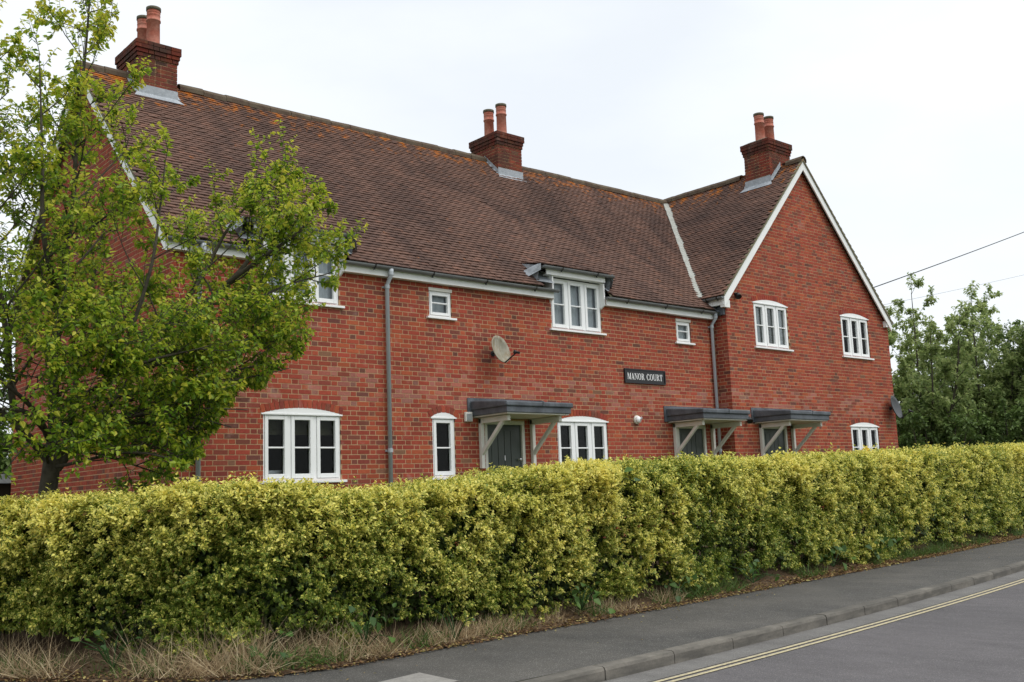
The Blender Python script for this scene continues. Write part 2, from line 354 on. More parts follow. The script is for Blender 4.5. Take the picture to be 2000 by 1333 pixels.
class Frame:
    def __init__(s, O, U, Nn): s.O, s.U, s.N = Vector(O), Vector(U), Vector(Nn)
    def p(s, u, z, n): v = s.O+s.U*u+s.N*n; return (v.x, v.y, v.z+z)
brick_mb = MB(); mortar_mb = MB(); singles = []
def brick5(mb, F, u0, u1, z0, z1, n0, n1, col):
    q = [F.p(u, z, n) for n in (n0, n1) for u, z in ((u0, z0), (u1, z0), (u1, z1), (u0, z1))]; b = len(mb.v); mb.v += q
    for f in ((4, 5, 6, 7), (0, 1, 5, 4), (1, 2, 6, 5), (2, 3, 7, 6), (3, 0, 4, 7)): mb.f.append(tuple(b+i for i in f)); mb.c.append(col)
def arc_h(u, u0, u1, rise):
    hw = (u1-u0)/2; R = (hw*hw+rise*rise)/(2*rise); d = u-(u0+u1)/2
    return math.sqrt(max(R*R-d*d, 0))-(R-rise) if abs(d) < hw else 0
def wall(F, zb, zt, bounds, openings=(), single=None, dark=0., phase=0.):
    """openings: (u0,u1,z0,z1,rise). Brick faces stand 4 mm proud of the mortar bed."""
    k = 0; z = zb
    while z < zt-.01:
        zm = z+.0375; lo, hi = bounds(zm); iv = [(lo, hi)] if hi-lo > .03 else []
        for (a, b, c, d, r) in openings:
            top = d
            if r:
                aa, bb = a-.03, b+.03; R = ((bb-aa)**2/4+r*r)/(2*r); Ro = R+.08; cz = d-(R-r)
                if zm >= d-.03 and zm < cz+Ro:
                    h = math.sqrt(max(Ro*Ro-(zm-cz)**2, 0)); mid = (a+b)/2; hw = min(h, (bb-aa)/2+.01); cut = (mid-hw, mid+hw)
                elif c < zm < d: cut = (a, b)
                else: continue
            elif c-.01 < zm < d+.02: cut = (a, b)
            else: continue
            nv = []
            for p, q in iv:
                if cut[1] <= p or cut[0] >= q: nv.append((p, q)); continue
                if cut[0]-p > .02: nv.append((p, cut[0]))
                if q-cut[1] > .02: nv.append((cut[1], q))
            iv = nv
        u = lo-2-(lo % .3375)+phase+(k % 2)*.169+random.uniform(-.004, .004); i = 0
        if iv:
            while u < hi:
                wd = .2275 if i % 2 == 0 else .11
                for p, q in iv:
                    a, b = max(u, p), min(u+wd-.0135, q)
                    if b-a > .018:
                        jz = random.uniform(-.0012, .0012); n1 = random.uniform(-.0015, .002); c = bcol(dark)
                        if 1.45 < z < 2.05 and random.random() < .42: f_ = random.uniform(.2, .55); c = tuple(q_*(1-f_)+w_*f_ for q_, w_ in zip(c, (.40, .20, .165)))     # salt-bleached courses
                        if single and single(a, b, z): singles.append((F, (a+b)/2, z+.0065+.031+jz, b-a, n1, c))
                        else: brick5(brick_mb, F, a, b, z+.0065+jz, z+.0685+jz, -.02, n1, c)
                u += wd; i += 1
        z += .075; k += 1
    for (a, b, c, d, r) in openings:
        if not r: continue
        aa, bb = a-.03, b+.03; R = ((bb-aa)**2/4+r*r)/(2*r); cz = d-(R-r); mid = (a+b)/2; th = math.asin((bb-aa)/2/R)
        nb = max(5, int(round(2*th*R/.078)))
        for i in range(nb):
            t0, t1 = -th+2*th*(i+.07)/nb, -th+2*th*(i+.93)/nb; col = bcol(dark); ro = R+.112; bq = len(brick_mb.v)
            for nn in (-.02, .006):
                for rr, tt in ((R, t0), (R, t1), (ro, t1), (ro, t0)):
                    brick_mb.v.append(F.p(mid+rr*math.sin(tt), cz+rr*math.cos(tt), nn))
            for f in ((4, 5, 6, 7), (0, 1, 5, 4), (1, 2, 6, 5), (2, 3, 7, 6), (3, 0, 4, 7)): brick_mb.f.append(tuple(bq+i2 for i2 in f)); brick_mb.c.append(col)
def bed_wall(F, poly_top, zb, u0, u1, openings):
    """mortar sheet as cells between cuts; poly_top(u) gives the top edge"""
    us = sorted({u0, u1, *[q for o in openings for q in (o[0], o[1])], *np.linspace(u0, u1, 25).tolist()})
    for a, b in zip(us[:-1], us[1:]):
        m_ = (a+b)/2; zs = [(o[2], o[3]) for o in openings if o[0]-1e-6 <= m_ <= o[1]+1e-6]; zs.sort(); z = zb
        for c, d in zs+[(None, None)]:
            if c is None: mortar_mb.poly([F.p(a, z, -.004), F.p(b, z, -.004), F.p(b, poly_top(b), -.004), F.p(a, poly_top(a), -.004)])
            else: mortar_mb.poly([F.p(a, z, -.004), F.p(b, z, -.004), F.p(b, c, -.004), F.p(a, c, -.004)]); z = d
    for (a, b, c, d, r) in openings:                                # brick reveals
        for q in ([(a, c), (a, d)], [(b, d), (b, c)], [(a, d), (b, d)], [(b, c), (a, c)]):
            if d > 3.6 and F is FM and q[0][1] == d and q[1][1] == d: continue
            mortar_mb.poly([F.p(*q[0], -.004), F.p(*q[1], -.004), F.p(*q[1], -.14), F.p(*q[0], -.14)])
FM = Frame((0, 0, 0), (1, 0, 0), (0, -1, 0)); FWG = Frame((0, YW, 0), (1, 0, 0), (0, -1, 0))
FL = Frame((XL, 0, 0), (0, -1, 0), (-1, 0, 0)); FS = Frame((XC, 0, 0), (0, -1, 0), (-1, 0, 0)); FR = Frame((XR, 0, 0), (0, 1, 0), (1, 0, 0))
HB, SB = 1.32, .335                                              # ground floor window head, sill
op_main = [(7.03, 8.33, SB, HB, .09), (10.07, 10.54, SB, HB, .085), (12.89, 14.20, SB, HB, .09), (11.18, 12.10, -.78, 1.29, 0), (16.24, 17.16, -.78, 1.29, 0),
           (7.03, 8.33, 3.02, 4.02, 0), (12.87, 14.19, 3.02, 4.02, 0), (10.07, 10.54, 3.01, 3.49, 0), (16.40, 16.86, 3.01, 3.49, 0)]
op_wing = [(18.64, 19.91, 3.02, 4.01, .09), (22.13, 23.37, 3.02, 4.01, .09), (22.17, 23.42, SB, 1.335, .09), (18.63, 19.56, -.78, 1.29, 0)]
ZB = -.86; ZTM = 3.66
cams = Vector((0, -13.633, 0))
sing_pick = lambda a, b, z: 8.44 < a < 9.95 and z > .05 and b-a > .09 and not 9.08 < (a+b)/2 < 9.18
wall(FM, ZB, ZTM, lambda z: (XL, XC), op_main, sing_pick)
bed_wall(FM, lambda u: ZTM, ZB, XL, XC, [(a, b, c, min(d, ZTM), r) for a, b, c, d, r in op_main])
def wg_bounds(z):
    if z < ZWE+.1: return (XC, XR)
    h = (ZWR-.16-z)/SW; return (max(XC, XRG-h), min(XR, XRG+h))
wall(FWG, ZB, ZWR-.2, wg_bounds, op_wing)
bed_wall(FWG, lambda u: min(ZWR-.14-SW*abs(u-XRG), 8), ZB, XC, XR, op_wing)
wall(FS, ZB, 4.02, lambda z: (0, -YW)); bed_wall(FS, lambda u: 4.05, ZB, 0, -YW, [])
def gl_bounds(z):
    if z < ZE: return (-YB, 0)
    h = (ZRG-.14-z)/SM; return (max(-YB, -YRG-h), min(0, -YRG+h))
wall(FL, ZB, ZRG-.2, gl_bounds, dark=.05); bed_wall(FL, lambda u: min(ZRG-.12-SM*abs(-u-YRG), 9), ZB, -YB, 0, [])
mortar_mb.poly([(XR-.004, YW, ZB), (XR-.004, YB, ZB), (XR-.004, YB, 4.1), (XR-.004, YW, 4.1)]); wall(FR, ZB, 4.0, lambda z: (YW, YB))
mortar_mb.poly([(XL, YB, ZB), (XL, YB, 4), (XR, YB, 4), (XR, YB, ZB)])
wall_o = mortar_mb.build('wall', M['mortar'], house)
tag(wall_o, 'sand coloured mortar bed of the red brick walls')
# the 300 bricks that show largest become parts of their own
singles.sort(key=lambda t: (Vector(t[0].p(t[1], t[2], 0))-cams).length/(t[3]+.05))
for t in singles[300:]: F, u, z, wd, n1, c = t; brick5(brick_mb, F, u-wd/2, u+wd/2, z-.031, z+.031, -.02, n1, c)
bcache = {}
for F, u, z, wd, n1, c in singles[:300]:
    key = round(wd, 3)
    if key not in bcache:
        q = MB(); brick5(q, Frame((0, 0, 0), (1, 0, 0), (0, -1, 0)), -wd/2, wd/2, -.031, .031, -.02, 0, None)
        me = bpy.data.meshes.new('brick'); me.from_pydata(q.v, [], q.f); me.materials.append(M['brick1']); bcache[key] = me
    o = bpy.data.objects.new('brick', bcache[key]); o.color = (*c, 1); x, y, z3 = F.p(u, z, n1); o.location = (x, y, z3+EYE); link(o, wall_o)
# interior: dark rooms behind the windows
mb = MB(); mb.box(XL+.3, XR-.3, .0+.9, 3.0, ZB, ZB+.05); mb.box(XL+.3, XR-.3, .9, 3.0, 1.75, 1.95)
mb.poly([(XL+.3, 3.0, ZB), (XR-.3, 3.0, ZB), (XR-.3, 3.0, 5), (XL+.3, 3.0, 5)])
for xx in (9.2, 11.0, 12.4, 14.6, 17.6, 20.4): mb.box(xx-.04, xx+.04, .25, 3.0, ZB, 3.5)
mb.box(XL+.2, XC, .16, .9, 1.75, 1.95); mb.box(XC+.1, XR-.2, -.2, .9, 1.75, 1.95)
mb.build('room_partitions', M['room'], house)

# ------------------------------------------------------------------ roofs
roof_mb = MB(); y0 = YE+.06
T = .03                                                          # underlay lies below the tiles
XVL = XL-.20
YDX = .26
for a, b, c in ((XVL, 6.66, y0), (6.66, 8.50, YDX), (8.50, 12.50, y0), (12.50, 14.34, YDX), (14.34, XC-.05, y0)):
    roof_mb.poly([(a, c, zmain(c)-T), (b, c, zmain(c)-T), (b, YRG, ZRG-T), (a, YRG, ZRG-T)])
roof_mb.poly([(XC-.05, .15, zmain(.15)-T), (XC+.3, .15, zmain(.15)-T), (XRG, YRG, ZRG-T), (XC-.05, YRG, ZRG-T)])
roof_mb.poly([(XVL, YRG, ZRG-T), (XRG, YRG, ZRG-T), (XRG, YB+.3, ZRG-T-SM*(YB+.3-YRG)), (XVL, YB+.3, ZRG-T-SM*(YB+.3-YRG))])
roof_mb.poly([(XWE, YV+.02, ZWE-T), (XRG, YV+.02, ZWR-T), (XRG, YB+.3, ZWR-T), (XWE, YB+.3, ZWE-T)])
XWR = 2*XRG-XWE+.05
roof_mb.poly([(XRG, YV+.02, ZWR-T), (XWR, YV+.02, ZWR-T-SW*(XWR-XRG)), (XWR, YB+.3, ZWR-T-SW*(XWR-XRG)), (XRG, YB+.3, ZWR-T)])
roof = roof_mb.build('roof', M['verge'], house); tag(roof, 'steep roof of small brown clay tiles with orange lichen at the ridge')
TP = [((.180, .104, .080), 40), ((.163, .096, .075), 32), ((.200, .112, .084), 16), ((.142, .085, .068), 8), ((.225, .120, .088), 4)]
TC = [c for c, k in TP for _ in range(k)]
tile_mb = MB(); tsingles = []
CH = [(6.30, 7.12, 3.24, 4.26), (14.47, 15.32, 3.24, 4.26)]
DORM = [(6.66, 8.50), (12.50, 14.34)]
YD0, ZD0, SD = -.16, 4.15, .20                                   # raised eaves over the two upper windows
def zd(y): return ZD0+SD*(y-YD0)
YDM = (ZE-SM*YE-ZD0+SD*YD0)/(SD-SM)                              # where the raised part runs into the roof
def tile_frames(P0, across, upslope, ncol, nrow, keep, single=None, gauge=.088, wt=.165, jit=1.):
    A, Uq = Vector(across).normalized(), Vector(upslope).normalized(); Nn = A.cross(Uq).normalized()
    if Nn.z < 0: Nn = -Nn
    for r_ in range(nrow):
        for c_ in range(ncol):
            P = Vector(P0)+A*((c_+(.5 if r_ % 2 else 0))*wt)+Uq*(r_*gauge)
            mid = P+A*wt/2+Uq*.05
            if not keep(mid): continue
            wv = .010*math.sin(mid.x*1.1+mid.y*.7)+.008*math.sin(mid.x*.37+mid.z*2.1)
            col = random.choice(TC); f = random.uniform(.94, 1.06)*.80; col = tuple(q*f for q in col)
            rx = random.gauss(0, .0022)*jit; rz = random.gauss(0, .010)*jit; sh = random.gauss(0, .003)
            t = (P, A, Uq, Nn, wv+rx, rz, sh, col, wt)
            if single and single(mid): tsingles.append(t)
            else: put_tile(tile_mb, t)
def tile_corners(P, A, Uq, Nn, lift, rz, sh, wt, th=.020, ln=.14):
    w2 = wt-.006; o = P+A*.003+Uq*sh+Nn*lift
    q = []
    for up_, hz in ((0, .026), (ln, .002)):
        for s_ in (0, w2): q.append(o+A*s_+Uq*(up_+rz*(s_-w2/2))+Nn*hz)
    return q, th
def put_tile(mb, t):
    P, A, Uq, Nn, lift, rz, sh, col, wt = t; (a, b, c, d), th = tile_corners(P, A, Uq, Nn, lift, rz, sh, wt); dn = Nn*th; n_ = len(mb.v)
    cam_ = (A*(wt/2)).length
    m1, m2 = (a+b)/2+Nn*.004, (c+d)/2+Nn*.004                     # slight cross camber
    mb.v += [tuple(x) for x in (a-dn, m1-dn, b-dn, a, m1, b, c, m2, d)]
    for f in ((3, 4, 7, 6), (4, 5, 8, 7), (0, 1, 4, 3), (1, 2, 5, 4), (0, 3, 6), (2, 8, 5)): mb.f.append(tuple(n_+i for i in f)); mb.c.append(col)
def keep_main(m):
    if m.y > YRG-.03 or m.x < XVL-.01: return False
    for a, b, c, d in CH:
        if a+.02 < m.x < b-.02 and m.y > c+.02: return False
    if m.z > ZWE-.02 and m.x > XWE+(m.z-ZWE)/SW-.06: return False
    if m.x > XC-.08 and m.z < ZWE: return False
    for a, b in DORM:
        if a < m.x < b and m.y < YDM: return False
    return True
sl_len = (YRG-y0)/math.cos(math.atan(SM)); nrow = int(sl_len/.088)
tile_frames((XVL, y0-.03, zmain(y0-.03)), (1, 0, 0), (0, 1, SM), int((XRG-XVL)/.165)+1, nrow+1, keep_main,
            lambda m: 8.7 < m.x < 11.4 and m.y < .9)
for a, b in DORM:
    tile_frames((a-.04, YD0-.03, zd(YD0-.03)+.005), (1, 0, 0), (0, 1, SD), int((b-a+.1)/.165), int((YDM-YD0)/math.cos(math.atan(SD))/.088)+2, lambda m: m.y < YDM+.12)
XW0 = XWE-.03
tile_frames((XW0, YV, zwing(XW0)), (0, 1, 0), (1, 0, SW), int((YRG-YV)/.165)+2, int((XRG-XW0)/math.cos(math.atan(SW))/.088)+1,
            lambda m: m.y < (m.z-ZE)/SM+YE-.05 and not (20.39 < m.x and .12 < m.y < .95))
XR0 = XWR+.03
tile_frames((XR0, YV, ZWR-SW*(XR0-XRG)), (0, 1, 0), (-1, 0, SW), 26, int((XR0-XRG)/math.cos(math.atan(SW))/.088)+1, lambda m: not (m.x < 21.34 and .12 < m.y < .95))
tsingles.sort(key=lambda t: (t[0]-cams).length)
for t in tsingles[300:]: put_tile(tile_mb, t)
tile_mb.c = tile_mb.c
if tsingles:
    q = MB(); T0 = list(tsingles[0]); A_, U_, N_ = T0[1], T0[2], T0[3]
    put_tile(q, (Vector((0, 0, 0)), A_, U_, N_, 0, 0, 0, None, .165))
    tme = bpy.data.meshes.new('tile'); tme.from_pydata(q.v, [], q.f); tme.materials.append(M['tile1'])
    for P, A, U, Nn, lift, rz, sh, col, wt in tsingles[:300]:
        o = bpy.data.objects.new('tile', tme); L0 = P+U*sh+Nn*lift; o.location = (L0.x, L0.y, L0.z+EYE); o.color = (*col, 1)
        o.rotation_mode = 'QUATERNION'; o.rotation_quaternion = Matrix.Rotation(rz, 3, Nn).to_quaternion(); link(o, roof)
tag(tile_mb.build('tiles', M['tile'], roof), kind='stuff')
def ridge_tile(c, ax, ln):
    q = MB(); ax = Vector(ax); sd_ = ax.cross(Vector((0, 0, 1))); nn = 7; R0, R1 = .125, .108; C0 = Vector(c)
    rows = []
    for e in (-ln/2, ln/2):
        for R in (R0, R1): rows.append([tuple(ax*e+sd_*R*math.cos(t)+Vector((0, 0, 1))*(R*math.sin(t)*.95)) for t in np.linspace(-.35, math.pi+.35, nn)])
    for i in range(nn-1):
        q.poly([rows[0][i], rows[2][i], rows[2][i+1], rows[0][i+1]]); q.poly([rows[1][i+1], rows[3][i+1], rows[3][i], rows[1][i]])
        q.poly([rows[0][i], rows[0][i+1], rows[1][i+1], rows[1][i]]); q.poly([rows[2][i+1], rows[2][i], rows[3][i], rows[3][i+1]])
    return q
rme = None
def ridge_run(a, b, ax, skip):
    global rme
    a = Vector(a); n_ = int((Vector(b)-a).length/.44); d = (Vector(b)-a)/n_
    me = None
    for i in range(n_):
        c = a+d*(i+.5)
        if skip(c): continue
        if me is None:
            o = ridge_tile((0, 0, 0), ax, d.length-.008).build('ridge_tile', M['ridge'], roof, True); me = o.data
            for v in me.vertices: v.co.z -= EYE
        else: o = link(bpy.data.objects.new('ridge_tile', me), roof)
        o.location = (c.x, c.y, c.z+EYE+random.uniform(-.006, .006)); o.rotation_euler = (random.gauss(0, .012), random.gauss(0, .012), random.gauss(0, .012))
ridge_run((XVL, YRG, ZRG-.04), (XRG-.05, YRG, ZRG-.04), (1, 0, 0), lambda c: any(a-.1 < c.x < b+.1 for a, b, _, _ in CH))
ridge_run((XRG, YV-.01, ZWR-.04), (XRG, YRG+.2, ZWR-.04), (0, 1, 0), lambda c: -.05 < c.y < 1.1)
# valley lead between the two roofs
mb = MB(); pv = []
for z in np.arange(ZWE-.02, ZRG-.02, .12):
    yv = (z-ZE)/SM+YE; xv = XWE+(z-ZWE)/SW; j = random.uniform(-.012, .012)
    pv.append(((xv-.13+j, zmain(yv)+.024, yv), (xv+.045, yv-.16)))
for (a, b), (a2, b2) in zip(pv[:-1], pv[1:]):
    za, za2 = a[1], a2[1]
    mb.poly([(a[0], a[2], za+.012), (a[0]+.15, a[2]-.02, za+.03), (a2[0]+.15, a2[2]-.02, za2+.03), (a2[0], a2[2], za2+.012)])
    mb.poly([(a[0]+.15, a[2]-.02, za+.03), (a[0]+.18, a[2]-.11, za+.0), (a2[0]+.18, a2[2]-.11, za2+.0), (a2[0]+.15, a2[2]-.02, za2+.03)])
mb.build('valley_lead', M['valley'], house)
# lead where the wing side meets the low roof
mb = MB()
for i in range(2):
    yA, yB = -.26+.22*i, -.02+.22*i
    mb.poly([(XC-.025, yA, zmain(yA)+.03), (XC-.025, yB, zmain(yB)+.03), (XC-.025, yB, zmain(yB)+.17), (XC-.025, yA, zmain(yA)+.16)])
    mb.poly([(XC-.17, yA, zmain(yA)+.045), (XC-.17, yB, zmain(yB)+.045), (XC-.025, yB, zmain(yB)+.05), (XC-.025, yA, zmain(yA)+.05)])
mb.box(XC-.07, XC+.0, -.33, -.17, 3.64, 3.86); mb.build('step_flashing', M['lead'], house)

# bargeboards, fascias, soffits
def rake(name, pts, thick_dir, dp, th, m):
    mb = MB(); td = Vector(thick_dir)*th
    for (a, b) in zip(pts[:-1], pts[1:]):
        a, b = Vector(a), Vector(b); dz = Vector((0, 0, -dp))
        q = [a+dz, b+dz, b+dz+td, a+dz+td, a, b, b+td, a+td]; mb.hexa(q)
    return mb.build(name, m, house)
yb_ = YV+.03
rake('bargeboard', [(XWE+.03, yb_, ZWE-.045), (XRG, yb_, ZWR-.045)], (0, 1, 0), .215, .03, M['board'])
rake('bargeboard', [(XRG+.001, yb_, ZWR-.045), (XWR-.03, yb_, ZWR-.045-SW*(XWR-.03-XRG))], (0, 1, 0), .215, .03, M['board'])
rake('bargeboard', [(XVL+.03, y0+.02, zmain(y0)-.04), (XVL+.03, YRG, ZRG-.05)], (1, 0, 0), .20, .03, M['board'])
rake('bargeboard', [(XVL+.03, YRG+.001, ZRG-.05), (XVL+.03, YB+.3, ZRG-.05-SM*(YB+.3-YRG))], (1, 0, 0), .20, .03, M['board'])
for pts in ([(XWE+.02, YV+.035, ZWE-.03), (XRG, YV+.035, ZWR-.03)], [(XRG, YV+.036, ZWR-.03), (XWR, YV+.036, ZWR-.03-SW*(XWR-XRG))]):
    mb = MB()                                                    # soffit and mortar bed under the verge tiles
    for a, b in zip(pts[:-1], pts[1:]):
        mb.poly([Vector(a), Vector(b), Vector(b)+Vector((0, .22, 0)), Vector(a)+Vector((0, .22, 0))])
    mb.build('verge_soffit', M['verge'], house)
rake('verge_bedding', [(XWE, YV+.005, ZWE+.012), (XRG, YV+.005, ZWR+.012)], (0, 1, 0), .056, .05, M['verge'])
rake('verge_bedding', [(XRG+.001, YV+.005, ZWR+.012), (XWR, YV+.005, ZWR+.012-SW*(XWR-XRG))], (0, 1, 0), .056, .05, M['verge'])
rake('verge_bedding', [(XVL+.01, y0, zmain(y0)+.008), (XVL+.01, YRG, ZRG+.008)], (1, 0, 0), .05, .05, M['verge'])
mb = MB()
for a, b in (((XWE+.03, YV+.06, ZWE-.26), None), ((XWR-.23, YV+.06, ZWR-.05-SW*(XWR-.1-XRG)-.18), None)):    # boxed eaves at the two corners of the gable
    mb = MB(); mb.box(a[0], a[0]+.22, a[1], YW-.002, a[2], a[2]+.16); mb.build('box_end', M['board'], house)
segs = [(XL-.16, 7.0), (8.36, 12.84), (14.23, XC-.03)]           # fascia runs between the raised windows
gut_mb_list = []
def gutter(a, b, r=.050, brk=True):
    a, b = Vector(a), Vector(b); d = (b-a).normalized(); sd_ = Vector((0, 0, 1)).cross(d); nn = 9; q = MB()
    for e0, e1 in ((a, b),):
        ring = lambda p, R: [p+sd_*R*math.cos(t)+Vector((0, 0, 1))*R*math.sin(t) for t in np.linspace(math.pi, 2*math.pi, nn)]
        A0, A1, B0, B1 = ring(e0, r), ring(e0, r-.006), ring(e1, r), ring(e1, r-.006)
        for i in range(nn-1): q.poly([A0[i], A0[i+1], B0[i+1], B0[i]]); q.poly([A1[i+1], A1[i], B1[i], B1[i+1]])
        for X0, X1 in ((A0, A1), (B0, B1)):
            q.poly(X0)
        for k in (0, nn-1): q.poly([A0[k], B0[k], B1[k], A1[k]])
    go = q.build('gutter', M['gutter'], house, True)
    if brk:
        nb = max(2, int((b-a).length/1.0))
        for i in range(nb):
            p = a+d*((i+.5)*(b-a).length/nb); bq = MB(); bq.bar(p+sd_*.0-Vector((0, 0, r+.004)), p-sd_*.0-Vector((0, 0, r+.03)), .022, .022, up=d)
            ring = [p+sd_*(r+.006)*math.cos(t)+Vector((0, 0, 1))*(r+.006)*math.sin(t) for t in np.linspace(math.pi, 2*math.pi, 7)]
            for k in range(6): bq.poly([ring[k]-d*.014, ring[k+1]-d*.014, ring[k+1]+d*.014, ring[k]+d*.014])
            bq.build('gutter_bracket', M['plasticblack'], go)
    return go
YF = -.125
for a, b in segs:
    mb = MB(); mb.box(a, b, YF, YF+.025, 3.56, 3.69); mb.build('fascia_board', M['board'], house)
    mb = MB(); mb.box(a, b, YF+.026, .0, 3.563, 3.577); mb.build('soffit_board', M['board'], house)
    gutter((a-.02 if a < 6 else a-.06, YF-.058, 3.708), (b+.05 if b < 17 else b, YF-.058, 3.708))
for a, b in DORM:
    q = MB(); q.hexa([(a+.03, YD0+.03, zd(YD0+.03)-.05), (b-.03, YD0+.03, zd(YD0+.03)-.05), (b-.03, YDM+.02, zd(YDM)-.05), (a+.03, YDM+.02, zd(YDM)-.05), (a+.03, YD0+.03, zd(YD0+.03)-.02), (b-.03, YD0+.03, zd(YD0+.03)-.02), (b-.03, YDM+.02, zd(YDM)-.02), (a+.03, YDM+.02, zd(YDM)-.02)]); q.build('eaves_deck', M['verge'], roof)
    wl, wr = a+.37, b-.17
    mb = MB(); mb.box(a+.16, b-.14, YD0+.02, YD0+.045, 4.0, 4.11); mb.build('fascia_board', M['board'], house)
    mb = MB(); mb.box(a+.2, b-.15, YD0+.046, .02, 4.005, 4.019); mb.build('soffit_board', M['board'], house)
    gutter((a+.02, YD0-.04, 4.135), (b+.03, YD0-.04, 4.135))
    for s_, xe in ((-1, wl-.012), (1, wr+.012)):                 # white cheeks beside the window and lead-clad ends of the raised eaves
        mb = MB(); ylo = YF+.02
        pts = [(ylo, 3.56), (.0, 3.50), (YDM, zd(YDM)-.03), (YD0+.06, 3.985), (ylo, 3.72)]
        x0, x1 = sorted((xe, xe+s_*.03)); mb.poly([(x0, y, z) for y, z in pts][::-1]); mb.poly([(x1, y, z) for y, z in pts])
        for i in range(len(pts)):
            p, q_ = pts[i], pts[(i+1) % len(pts)]; mb.poly([(x0, *p), (x0, *q_), (x1, *q_), (x1, *p)])
        mb.build('cheek_board', M['board'], house)
        mb = MB(); xo = a-.03 if s_ < 0 else b+.03; xi = xe+s_*.032
        yy = YD0-.02
        mb.poly([(xo, yy+.1, zmain(yy+.1)+.035), (xi, yy+.0, zmain(yy)+.10), (xi, YDM, zd(YDM)-.02), (xo, YDM+.1, zmain(YDM+.1)+.02)])
        mb.poly([(xo-s_*.02, YD0+.0, ZD0-.01), (xi, YD0, ZD0-.03), (xi, YDM, zd(YDM)), (xo, YDM, zd(YDM)+.01)])
        mb.poly([(xo, yy+.1, zmain(yy+.1)+.035), (xo-s_*.02, YD0, ZD0-.01), (xo, YDM, zd(YDM)+.01)])
        mb.build('lead_cheek', M['leadpale'], house)
        mb = MB(); xt = xo+s_*.15
        mb.hexa([(xo, yy-.02, ZD0-.10), (xt, yy+.18, zmain(yy+.18)+.03), (xt, yy+.30, zmain(yy+.3)+.03), (xo, yy+.1, ZD0-.06), (xo, yy-.02, ZD0+.02), (xt-s_*.02, yy+.18, zmain(yy+.18)+.05), (xt-s_*.02, yy+.30, zmain(yy+.3)+.05), (xo, yy+.1, ZD0+.02)])
        mb.build('lead_dressing', M['leadpale'], house)
mb = MB(); mb.box(XWE+.02, XWE+.045, yb_+.031, .05, 3.83, 3.99); mb.build('fascia_board', M['board'], house)
mb = MB(); mb.box(XWE+.046, XC, yb_+.08, .02, 3.835, 3.85); mb.build('soffit_board', M['board'], house)
gutter((XWE-.045, .06, 3.99), (XWE-.045, YV+.01, 3.99))
gutter((XWR+.05, YV+.06, 3.98), (XWR+.05, 4, 3.98), brk=False)
# downpipes
def downpipe(x, ytop, ztop, zbot, yw=0.):
    q = MB(); yp = yw-.065; ny = ytop
    q.tube([(x, ny, ztop), (x, ny, ztop-.10), (x, yp, ztop-.24), (x, yp, zbot)], [.046, .036, .034, .034], 12); o = q.build('downpipe', M['pipe'], house, True)
    for z in (ztop-.07, ztop-.27, zbot+(ztop-zbot)*.36, zbot+.62):
        c = MB(); c.lathe((x, yp if z < ztop-.2 else ny, z), [(.036, -.03), (.043, -.03), (.043, .03), (.036, .03)], 12)
        if z < ztop-.2: c.bar((x, yp, z), (x, yw, z), .02, .02); c.box(x-.055, x+.055, yw-.014, yw-.003, z-.015, z+.015)
        c.build('pipe_collar', M['pipe'], o)
    return o
downpipe(6.02, YF-.058, 3.675, ZB); downpipe(9.19, YF-.058, 3.675, ZB); downpipe(17.50, YF-.058, 3.675, ZB)

